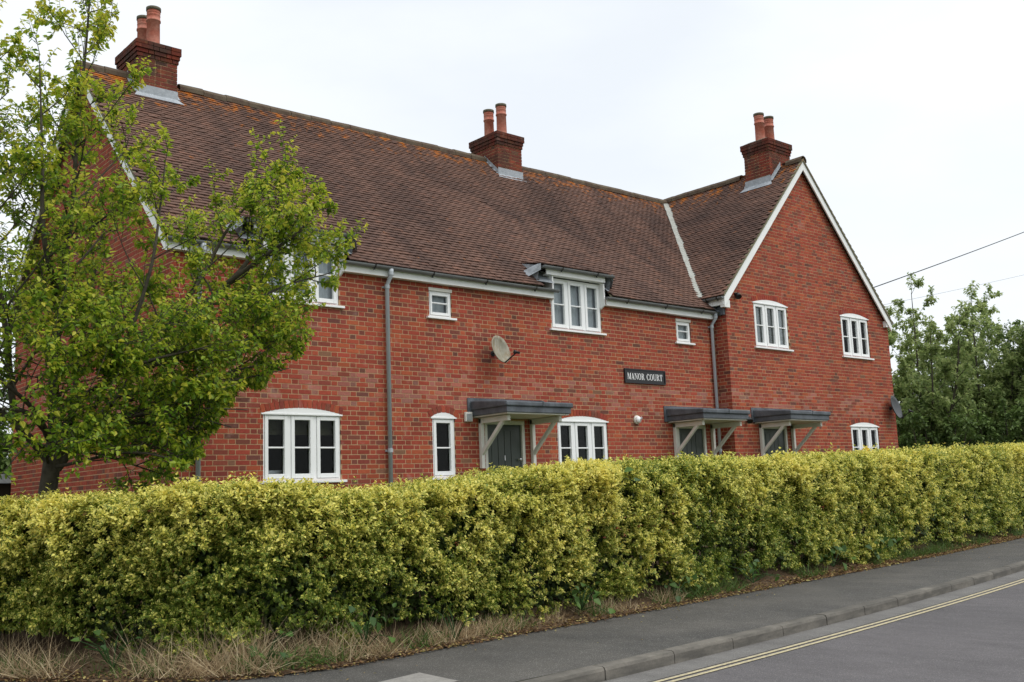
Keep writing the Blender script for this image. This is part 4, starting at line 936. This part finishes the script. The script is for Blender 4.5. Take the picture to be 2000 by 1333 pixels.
def inner(n, lsc, smin, smax):
    s, P, Nr, t = hedge_points(n, smin, smax); P = P-Nr*rng.uniform(.14, .5, n)[:, None]; L = rng.uniform(.05, .085, n)*lsc
    return [P, rnd(n), unit(Nr+rnd(n)*.6), L, L*.33, rng.uniform(size=n), rng.uniform(size=n)]
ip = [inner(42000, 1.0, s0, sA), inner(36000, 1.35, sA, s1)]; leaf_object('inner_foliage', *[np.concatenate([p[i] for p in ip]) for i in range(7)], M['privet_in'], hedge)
q = MB()
for i in range(190):
    s = random.uniform(s0, s1) if i > 110 else random.uniform(s0, s_of_x(8.5)); d = random.uniform(.55, .95); x, y = at_edge(s, d); h = random.uniform(.5, 1.1); lx, ly = random.gauss(0, .18), random.gauss(.03, .12)
    q.tube([(x, y, ZP-.02), (x+lx*.3, y+ly*.3, ZP+h*.4), (x+lx, y+ly, ZP+h)], [.016, .012, .006], 5, False)
tag(q.build('stems', M['twig'], hedge), kind='stuff')

# --- dry grass, litter, weeds at the foot of the hedge
def blades(n, smin, smax, omin, omax, hmin, hmax, wd, sprd, material, name, label, cat_, zb=ZP+.03, clump=2.5, seed=21):
    s = rng.uniform(smin, smax, n*2); o = rng.uniform(omin, omax, n*2); x, y = at_edge(s, o)
    dens = vnoise(np.stack([x, y, 0*x], 1), clump, seed); k = np.argsort(-(dens+rng.uniform(0, .3, n*2)))[:n]; x, y, dens = x[k], y[k], dens[k]
    P = np.stack([x, y, np.full(n, zb)], 1); cl = np.stack([np.cos(dens*40), np.sin(dens*40), 0*dens], 1)
    A = unit(np.array([0, 0, 1.])+rng.normal(size=(n, 3))*np.array([sprd, sprd, .1])+cl*sprd*.5); L = rng.uniform(hmin, hmax, n)*(.6+.8*dens)
    o_ = leaf_object(name, P, A, rnd(n), L, np.full(n, wd)*rng.uniform(.6, 1.4, n), rng.uniform(size=n), rng.uniform(size=n), material, hexl=None); tag(o_, label, cat_, kind='stuff'); return o_
sL, sM_ = s_of_x(2.0), s_of_x(6.8)
blades(4200, sL, s_of_x(5.4), -.04, .6, .08, .48, .0019, .62, M['straw'], 'dry_grass', 'tall straw coloured dead grass at the foot of the hedge, near left', 'grass')
blades(2600, s_of_x(5.0), s_of_x(9.5), .03, .40, .08, .26, .0018, .5, M['straw'], 'dry_stalks', 'thin dead stalks along the foot of the hedge, centre', 'grass', seed=22)
blades(6500, s_of_x(2.0), s_of_x(28), .03, .42, .06, .26, .004, .6, M['grassgreen'], 'green_grass', 'sparse green grass under the hedge', 'grass', seed=23)
n = 12000; s = rng.uniform(s_of_x(2.2), s_of_x(27), n); o = np.abs(rng.normal(.05, .15, n))-.07; x, y = at_edge(s, o)
zg = np.where(o < .0, ZP+.006, ZP+.012+np.clip(o, 0, .35)/.35*.09); P = np.stack([x, y, zg+rng.uniform(0, .012, n)], 1)
A = rnd(n)*np.array([1, 1, .15]); L = rng.uniform(.02, .045, n)*(1+.4*(x > 12))
tag(leaf_object('leaf_litter', P, A, unit(np.array([0, 0, 1.])+rnd(n)*.35), L, L*.3, np.clip(rng.beta(1.1, 1.5, n), 0, 1), rng.uniform(size=n), M['litter']), 'fallen brown and yellow leaves along the edge of the pavement', 'leaves', kind='stuff')
n = 160; s = rng.uniform(s_of_x(4.2), s_of_x(24), n); o = -rng.exponential(.25, n)-.03; x, y = at_edge(s, o); kk = (y > kerb_y(x)+.15); x, y = x[kk], y[kk]; n = len(x); L = rng.uniform(.015, .035, n)
tag(leaf_object('scattered_leaves', np.stack([x, y, np.interp(y-kerb_y(x), [.1, 1.7], [ZK, ZP])+.012], 1), rnd(n)*np.array([1, 1, .1]), unit(np.array([0, 0, 1.])+rnd(n)*.2), L, L*.3, rng.uniform(.5, 1, n), rng.uniform(size=n), M['litter']), 'pale fallen leaves scattered on the pavement', 'leaves', kind='stuff')
def weed(x, y, z, n, sz, label, spread=.16, up_=.2):
    r_ = root('weed', (x, y, z)); tag(r_, label, 'weed', 'broad leaved weeds in the hedge')
    P = np.array([x, y, z+.02])+rng.normal(size=(n, 3))*np.array([spread, spread, spread*.5])+np.array([0, 0, up_*.5]); A = unit(rnd(n)+np.array([-.1, -.5, -.1])); L = rng.uniform(.6, 1.2, n)*sz
    leaf_object('leaves', P, A, unit(np.array([0, -.5, 1.])+rnd(n)*.4), L, L*.42, rng.uniform(size=n), rng.uniform(size=n), M['weedleaf'], r_, hexl=True)
    q = MB()
    for p in P[:min(n, 8)]: q = MB(); q.tube([(x, y, z-.05), ((x+p[0])/2, (y+p[1])/2, (z+p[2])/2+.04), tuple(p)], [.006, .005, .003], 5, False); q.build('stem', M['weedleaf'], r_)
for (wx, off, wz, n_, sz, lb) in ((8.42, .12, .10, 9, .10, 'dark green bramble leaves growing out of the hedge top, centre'), (7.7, .10, ZP+.16, 16, .10, 'broad green weed at the hedge foot below the centre bramble'),
        (9.4, .08, ZP+.13, 14, .10, 'broad green weed at the hedge foot where the kerb enters the frame'), (11.2, .08, ZP+.14, 16, .11, 'leafy green weed at the hedge foot beyond the middle'),
        (13.6, .10, ZP+.16, 18, .12, 'leafy green weed at the hedge foot before the blurred right end'), (15.2, .10, ZP+.18, 20, .13, 'leafy green weed at the far right hedge foot'), (2.95, .16, ZP+.12, 16, .07, 'small leafy green weed among the dry grass, far left'), (3.9, .12, ZP+.10, 14, .07, 'small leafy green weed among the dry grass below the left window'), (4.9, .14, ZP+.14, 18, .08, 'leafy green weed at the hedge foot beside the dry grass, near centre'), (5.9, .10, ZP+.08, 8, .06, 'small grey green weed by the pavement edge, left of centre')):
    s_ = s_of_x(wx); x, y = at_edge(s_, off); weed(float(x), float(y), wz, n_, sz, lb)

# --- trees
def grow_tree(rt_, limbs, levels, leaf, seed, crown=None, droop=.25, trunk_name='trunk', leafmat=None, twigs_per=1.0, leaf_lo=0., up_bias=.5, lpt=(7, 11), spires=0, tint=0., flat=1.):
    """limbs: list of (points, r0, r1). Side shoots grow from every limb, again from the shoots, and carry leaves."""
    R = np.random.default_rng(seed); tub = MB(); LP, LA, LN, LL, LR = [], [], [], [], []
    def poly_at(pts, t):
        pts = np.asarray(pts); d = np.r_[0, np.cumsum(np.linalg.norm(np.diff(pts, axis=0), axis=1))]; x = t*d[-1]
        p = np.array([np.interp(x, d, pts[:, i]) for i in range(3)]); i = min(np.searchsorted(d, x, 'right'), len(pts)-1); dr = pts[i]-pts[i-1]; return p, dr/(np.linalg.norm(dr)+1e-9), d[-1]
    def leaves_on(pts, tip):
        n_ = int(R.integers(*lpt)); pts = np.asarray(pts); k = len(pts)-1; t = np.minimum(.12+.88*(np.arange(n_)+R.uniform(0, .6, n_))/n_, .999)*k
        i = t.astype(int); f = (t-i)[:, None]; p = pts[i]*(1-f)+pts[i+1]*f; d = unit(pts[i+1]-pts[i]); sd_ = unit(np.cross(d, R.normal(size=(n_, 3))))
        LP.append(p); LA.append(d*.45+sd_*.9+np.array([0, 0, -droop])*R.uniform(.3, 1.6, n_)[:, None]+R.normal(size=(n_, 3))*.15); LN.append(np.array([0, 0, 1.])+R.normal(size=(n_, 3))*.45)
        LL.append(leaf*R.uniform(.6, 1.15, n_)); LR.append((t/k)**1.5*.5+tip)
    tips = []
    def branch(p, d, ln, r, lev, free=False):
        n_ = 4 if lev < 2 else 3; pts = [np.array(p)]; dd = np.array(d)
        for i in range(n_):
            dd = dd+R.normal(size=3)*.13+np.array([0, 0, up_bias*.16]); dd /= np.linalg.norm(dd); pts.append(pts[-1]+dd*ln/n_)
        if crown is not None and not free:
            for _ in range(3):
                if crown(pts[-1]): break
                pts = [pts[0]+(q-pts[0])*.68 for q in pts]
            else:
                if not crown(pts[-1]): return
        rad = np.linspace(r, max(r*.35, .0022), len(pts)); PA = np.array(pts); T_ = unit(np.gradient(PA, axis=0)); a_ = unit(np.cross(T_, np.array([.31, .87, .2]))); b_ = np.cross(T_, a_)
        m_ = 5 if lev < 2 else 3; th_ = np.arange(m_)*2*math.pi/m_; ring = PA[:, None]+(a_[:, None]*np.cos(th_)[None, :, None]+b_[:, None]*np.sin(th_)[None, :, None])*rad[:, None, None]
        bs = len(tub.v); tub.v += ring.reshape(-1, 3).tolist()
        for i in range(len(pts)-1):
            for k in range(m_): q_ = bs+i*m_; tub.f.append((q_+k, q_+m_+k, q_+m_+(k+1) % m_, q_+(k+1) % m_))
        tub.c += [None]*((len(pts)-1)*m_)
        if lev == 1: tips.append((pts[-1], pts[-1]-pts[-2]))
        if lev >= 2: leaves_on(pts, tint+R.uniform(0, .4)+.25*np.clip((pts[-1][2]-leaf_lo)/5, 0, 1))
        if lev < 3:
            m_ = int([levels[1], levels[2], levels[2]*.6][lev-1 if lev > 0 else 0]*twigs_per*max(ln, .35)/[1., .8, .55][min(lev-1, 2)])+1
            for _ in range(m_):
                t = R.uniform(.2, 1); q, dr, _l = poly_at(pts, t); sd_ = np.cross(dr, R.normal(size=3)); sd_ /= np.linalg.norm(sd_)+1e-9
                sd_ = sd_*np.array([1, 1, flat]); nd = dr*.75+sd_*R.uniform(.5, 1.0)+np.array([0, 0, up_bias*.3]); nd /= np.linalg.norm(nd)
                branch(q, nd, ln*R.uniform(.38, .62)*(1-.35*t)+.06, max(r*.5*(1-t*.5), .0035), lev+1, free)
    for pts, ra, rb, nb in limbs:
        sm = smooth_path3(pts); tub.tube([tuple(q) for q in sm], list(np.linspace(ra, rb, len(sm))), 10, False)
        for k in range(nb):
            t = .16+.84*(k+R.uniform(0, 1))/nb; q, d, ln = poly_at(sm, min(t, .995)); az = k*2.4+R.uniform(-.5, .5); sd_ = np.array([math.cos(az), math.sin(az), 0]); sd_ -= d*(sd_@d); sd_ /= np.linalg.norm(sd_)+1e-9
            nd = d*R.uniform(.45, .9)+sd_*R.uniform(.7, 1.1)+np.array([0, 0, up_bias*.4]); nd /= np.linalg.norm(nd)
            branch(q, nd, levels[0]*R.uniform(.6, 1.15)*(1.08-.62*t), max((ra*(1-t)+rb*t)*.42, .008), 1)
        branch(sm[-1], unit((sm[-1]-sm[-2])[None])[0], levels[0]*.45, rb, 2)
    for k in R.permutation(len(tips))[:spires]:                     # long young shoots reaching out of the crown
        p, d = tips[k]; d = unit(d[None])[0]*.55+np.array([0, 0, .8])+R.normal(size=3)*.15; branch(p, d/np.linalg.norm(d), R.uniform(.30, .62), .0045, 2, True)
    LP, LA, LN, LL, LR = (np.concatenate(q) for q in (LP, LA, LN, LL, LR)); tub.build(trunk_name, M['bark'], rt_, True); n_ = len(LP); LL_ = LL
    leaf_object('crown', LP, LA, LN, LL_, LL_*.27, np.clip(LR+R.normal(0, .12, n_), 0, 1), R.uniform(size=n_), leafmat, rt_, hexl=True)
    return n_
def smooth_path3(pts, per=6):
    P = [np.array(p, float) for p in pts]; P = [2*P[0]-P[1]]+P+[2*P[-1]-P[-2]]; o = []
    for i in range(1, len(P)-2):
        for k in range(per):
            t = k/per; a, b, c, d = P[i-1:i+3]; o.append(.5*((2*b)+(-a+c)*t+(2*a-5*b+4*c-d)*t*t+(-a+3*b-3*c+d)*t**3))
    o.append(P[-2]); return np.array(o)
OUT = np.array([(3.6, 6.8), (3.92, 5.7), (3.90, 4.95), (3.82, 4.62), (4.35, 4.65), (4.5, 4.1), (4.75, 3.6), (5.4, 3.7), (6.0, 4.15), (6.40, 3.8), (6.6, 3.4), (6.72, 2.9), (6.60, 2.3), (6.28, 1.85), (5.8, 1.45), (5.22, 1.05), (4.95, .55), (4.5, .12), (2.6, .22), (2.0, .5), (1.2, 1.2), (.2, 2.2), (.1, 3.6), (.9, 4.6), (2.0, 5.0), (2.6, 5.15), (3.05, 5.1), (3.2, 5.8)])
def in_out(x, z):
    c = False; j = len(OUT)-1
    for i in range(len(OUT)):
        if (OUT[i, 1] > z) != (OUT[j, 1] > z) and x < (OUT[j, 0]-OUT[i, 0])*(z-OUT[i, 1])/(OUT[j, 1]-OUT[i, 1])+OUT[i, 0]: c = not c
        j = i
    return c
def crown_left(p): return in_out(p[0]+(0 if p[1] > -2.6 else (-2.6-p[1])*.45), p[2]) and abs(p[1]+2.6) < (1.5 if p[2] < 3.3 else .95 if p[2] < 4.4 else .8) and p[1] < -.55
tr = root('leafy_tree', (3.29, -2.6, -.86)); tag(tr, 'spreading lime green leafy tree in front of the left gable', 'tree')
Y0 = -2.6
limbs = [([(3.29, Y0, -.9), (3.29, Y0, 0), (3.32, Y0, .35), (3.35, Y0, .63)], .10, .085, 0),
    ([(3.35, Y0, .55), (3.34, Y0, 1.05), (3.35, Y0+.05, 1.58), (3.39, Y0+.1, 2.13), (3.44, Y0+.1, 2.68), (3.49, Y0+.05, 3.25), (3.5, Y0, 4.1), (3.55, Y0-.05, 5.0), (3.6, Y0, 5.75)], .06, .008, 32),
    ([(3.33, Y0, .5), (3.13, Y0-.05, .72), (2.98, Y0-.1, .86), (2.9, Y0-.15, 1.12), (2.83, Y0-.2, 1.6), (2.7, Y0-.3, 2.3), (2.55, Y0-.4, 3.2), (2.45, Y0-.4, 4.1), (2.45, Y0-.4, 4.8)], .05, .008, 21),
    ([(3.38, Y0, .45), (3.58, Y0, .73), (3.86, Y0, 1.04), (4.15, Y0+.05, 1.41), (4.54, Y0+.1, 2.0), (4.96, Y0+.1, 2.63), (5.3, Y0+.1, 3.28), (5.65, Y0, 3.75)], .058, .010, 16),
    ([(3.8, Y0, .98), (4.02, Y0-.15, 1.0), (4.32, Y0-.25, 1.12), (4.61, Y0-.35, 1.28), (5.09, Y0-.4, 1.48), (5.65, Y0-.45, 1.62)], .034, .006, 11),
    ([(4.15, Y0+.05, 1.41), (4.6, Y0-.3, 1.75), (5.1, Y0-.45, 2.15), (5.7, Y0-.5, 2.5), (6.3, Y0-.5, 2.72)], .030, .006, 10),
    ([(4.54, Y0+.1, 2.0), (5.1, Y0-.1, 2.45), (5.55, Y0-.1, 3.0), (5.8, Y0-.1, 3.5), (5.92, Y0-.1, 3.9)], .04, .007, 10),
    ([(3.6, Y0, .8), (3.8, Y0-.5, 1.5), (4.0, Y0-.8, 2.4), (4.1, Y0-.8, 3.1), (4.15, Y0-.8, 3.6)], .030, .006, 10),
    ([(3.5, Y0, .9), (3.75, Y0+.5, 1.7), (4.0, Y0+.9, 2.6), (4.2, Y0+1.0, 3.5), (4.35, Y0+.8, 4.4)], .030, .006, 8),
    ([(3.4, Y0, .7), (3.8, Y0+.4, .75), (4.3, Y0+.5, .72), (4.75, Y0+.5, .65)], .03, .006, 6),
    ([(2.98, Y0-.1, .86), (2.5, Y0-.1, 1.3), (2.0, Y0, 1.9), (1.5, Y0, 2.7), (1.2, Y0, 3.5)], .030, .006, 8),
    ([(3.30, Y0, .75), (3.0, Y0-.5, 1.0), (2.6, Y0-.8, 1.25), (2.1, Y0-1.0, 1.6)], .035, .006, 9),
    ([(3.36, Y0, 1.0), (3.6, Y0-.6, 1.25), (3.9, Y0-1.0, 1.45), (4.4, Y0-1.2, 1.6)], .035, .006, 9),
    ([(3.45, Y0, .75), (3.9, Y0-.4, .95), (4.5, Y0-.6, .95), (5.0, Y0-.6, .85)], .03, .006, 8),
    ([(4.6, Y0, 2.1), (5.2, Y0+.5, 2.2), (5.8, Y0+.8, 2.35), (6.4, Y0+.8, 2.6)], .03, .006, 9),
    ([(5.1, Y0-.2, 2.5), (5.4, Y0-.6, 2.8), (5.75, Y0-.8, 3.1), (5.95, Y0-.8, 3.4)], .03, .006, 9),
    ([(3.40, Y0, .62), (3.75, Y0-.5, .72), (4.1, Y0-.8, .62), (4.45, Y0-.9, .42)], .022, .005, 8),
    ([(3.42, Y0, .80), (3.95, Y0-.7, .95), (4.5, Y0-1.0, 1.0), (5.0, Y0-1.0, 1.0)], .022, .005, 8),
    ([(3.28, Y0, .80), (2.9, Y0-.6, .95), (2.55, Y0-.9, .95), (2.3, Y0-1.0, .8)], .022, .005, 8),
    ([(3.35, Y0, 1.1), (3.2, Y0-.6, 1.3), (3.15, Y0-1.1, 1.4), (3.3, Y0-1.4, 1.5)], .022, .005, 10),
    ([(3.9, Y0, 1.1), (4.4, Y0-.5, 1.25), (5.0, Y0-.8, 1.35), (5.6, Y0-.8, 1.5)], .022, .005, 8),
    ([(4.3, Y0, 1.6), (4.9, Y0+.3, 1.7), (5.5, Y0+.4, 1.85), (6.1, Y0+.4, 2.1)], .022, .005, 8),
    ([(3.33, Y0, .45), (3.7, Y0-.9, .55), (4.0, Y0-1.2, .50), (4.2, Y0-1.3, .35)], .018, .005, 8),
    ([(3.30, Y0, .50), (3.0, Y0-.8, .62), (2.75, Y0-1.2, .60), (2.6, Y0-1.3, .45)], .018, .005, 8),
    ([(3.42, Y0, .60), (3.9, Y0+.4, .62), (4.4, Y0+.6, .50), (4.85, Y0+.6, .35)], .018, .005, 8),
    ([(3.39, Y0, 2.1), (3.05, Y0-.5, 2.7), (2.95, Y0-.7, 3.5), (2.9, Y0-.7, 4.4)], .035, .006, 7)]
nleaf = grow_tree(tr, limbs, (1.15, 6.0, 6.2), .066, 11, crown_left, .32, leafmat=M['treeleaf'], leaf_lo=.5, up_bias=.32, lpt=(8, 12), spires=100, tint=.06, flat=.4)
print('tree leaves', nleaf)
# background trees on the right, beyond the gable
def bushy(name, base, h, spread, nst, leaf, seed, label, lm, top=None, group=None, dens=1.0, catg='tree'):
    r_ = root(name, base); tag(r_, label, catg, group); R = random.Random(seed); lim = []
    for i in range(nst):
        a = 2*math.pi*i/nst+R.uniform(-.4, .4); k = R.uniform(.5, 1)*spread; hh = h*R.uniform(.72, .95) if i else h*1.0
        if i == 0: k *= .1
        ox, oy = math.cos(a)*k, math.sin(a)*k
        lim.append(([(base[0], base[1], base[2]-.05), (base[0]+ox*.35, base[1]+oy*.35, base[2]+hh*.3), (base[0]+ox*.8, base[1]+oy*.8, base[2]+hh*.65), (base[0]+ox, base[1]+oy, base[2]+hh)], .07, .01, int(9*dens)+3))
    n_ = grow_tree(r_, lim, (spread*.62, 3.0*dens, 3.2*dens), leaf, seed, None, .45, leafmat=lm, up_bias=.45, lpt=(9, 14)); print(name, n_)
bushy('garden_tree', (32.0, 3.0, -.86), 7.0, 2.2, 8, .13, 31, 'tall thin topped pale green tree next to the gable wall', M['farleaf'], group='trees beyond the gable', dens=1.5)
bushy('garden_tree', (36.6, 3.2, -.86), 6.9, 3.0, 11, .13, 32, 'broad rounded green tree, middle of the three beyond the gable', M['farleaf'], group='trees beyond the gable', dens=1.5)
bushy('garden_tree', (38.4, .8, -.86), 6.6, 2.8, 11, .13, 33, 'dark green tree cut off by the right edge of the photo', M['darkleaf'], group='trees beyond the gable', dens=1.5)
bushy('shrub', (30.6, 2.2, -.86), 2.9, 1.5, 7, .15, 34, 'dark low shrub behind the hedge beside the gable corner', M['darkleaf'], group='shrubs beyond the gable', dens=1.2, catg='shrub')
bushy('shrub', (34.0, 1.2, -.86), 2.9, 1.7, 8, .15, 35, 'dark low shrub behind the hedge under the broad tree', M['darkleaf'], group='shrubs beyond the gable', dens=1.3, catg='shrub')
# left background: trees behind the house end and a low outbuilding
bushy('back_tree', (5.2, 15.0, -.86), 4.2, 2.0, 7, .16, 41, 'dark green tree behind the low outbuilding, far left', M['darkleaf'], group='trees at the far left', dens=1.2)
bushy('back_tree', (2.6, 12.5, -.86), 4.6, 2.0, 7, .16, 42, 'dark green tree at the left edge behind the leafy tree', M['darkleaf'], group='trees at the far left', dens=1.2)
bushy('back_tree', (7.6, 20.0, -.86), 5.5, 2.4, 7, .20, 43, 'dark green tree just left of the gable end, furthest away', M['darkleaf'], group='trees at the far left', dens=1.2)
bushy('back_tree', (4.2, 13.2, -.86), 3.4, 1.8, 7, .16, 45, 'dark green bush in the gap between trunk and left edge', M['darkleaf'], group='trees at the far left', dens=1.3)
bushy('back_tree', (1.0, 10.0, -.86), 3.6, 1.8, 7, .16, 44, 'low dark green tree cut off by the left edge', M['darkleaf'], group='trees at the far left', dens=1.2)
sh = root('shed', (5.0, 9.6, -.86)); tag(sh, 'low dark timber shed with grey flat roof at the left edge', 'shed')
q = MB()
for i in range(14): q.box(3.6+.2*i, 3.79+.2*i, 8.8, 8.83, -.86, .72)
q.box(3.6, 6.4, 8.835, 10.4, -.86, .72); q.build('wall', mat('dark_timber', (.035, .028, .022), .9, .1), sh)
q = MB(); q.box(3.4, 6.55, 8.6, 10.6, .725, .80); q.build('roof', M['pipe'], sh)
q = MB(); q.box(3.4, 6.55, 8.57, 8.598, .62, .80); q.build('fascia', M['leadpale'], sh)
# flowers behind the hedge by the right window
fl = root('flower_plant', (21.0, -1.5, -.86)); tag(fl, 'yellow and orange flowers above the hedge by the right window', 'flowers')
n = 150; P = np.stack([rng.uniform(20.3, 21.8, n), rng.uniform(-1.8, -1.2, n), rng.uniform(-.2, .66, n)], 1); L = rng.uniform(.08, .16, n)
leaf_object('leaves', P, unit(rnd(n)+np.array([0, -.2, .5])), rnd(n), L, L*.35, rng.uniform(size=n), rng.uniform(size=n), M['weedleaf'], fl, hexl=True)
q = MB()
for i in range(14): q = MB(); x = 20.35+i*.1; q.tube([(x, -1.5, -.86), (x+random.uniform(-.1, .1), -1.5, .55)], [.012, .006], 5, False); q.build('stem', M['weedleaf'], fl)
MY, MO = mat('yellow_petal', (.62, .42, .03), .7, .2), mat('orange_petal', (.62, .20, .02), .7, .2)
for i, (x, z) in enumerate([(20.5, .66), (20.52, .60), (20.62, .70), (21.2, .62), (21.35, .66), (21.45, .60), (21.6, .63), (21.75, .60), (23.4, .60)]):
    q = MB(); c = Vector((x, -1.62, z)); nn = Vector((-.5, -.8, .3)).normalized(); a = nn.orthogonal().normalized(); b = nn.cross(a); npet = 9
    for k in range(npet):
        t = 2*math.pi*k/npet; e = a*math.cos(t)+b*math.sin(t); f_ = a*math.cos(t+.35)+b*math.sin(t+.35); g_ = a*math.cos(t-.35)+b*math.sin(t-.35); q.poly([c, c+g_*.05, c+e*.075+nn*.01, c+f_*.05])
    q.build('flower', MO if i < 2 else MY, fl)
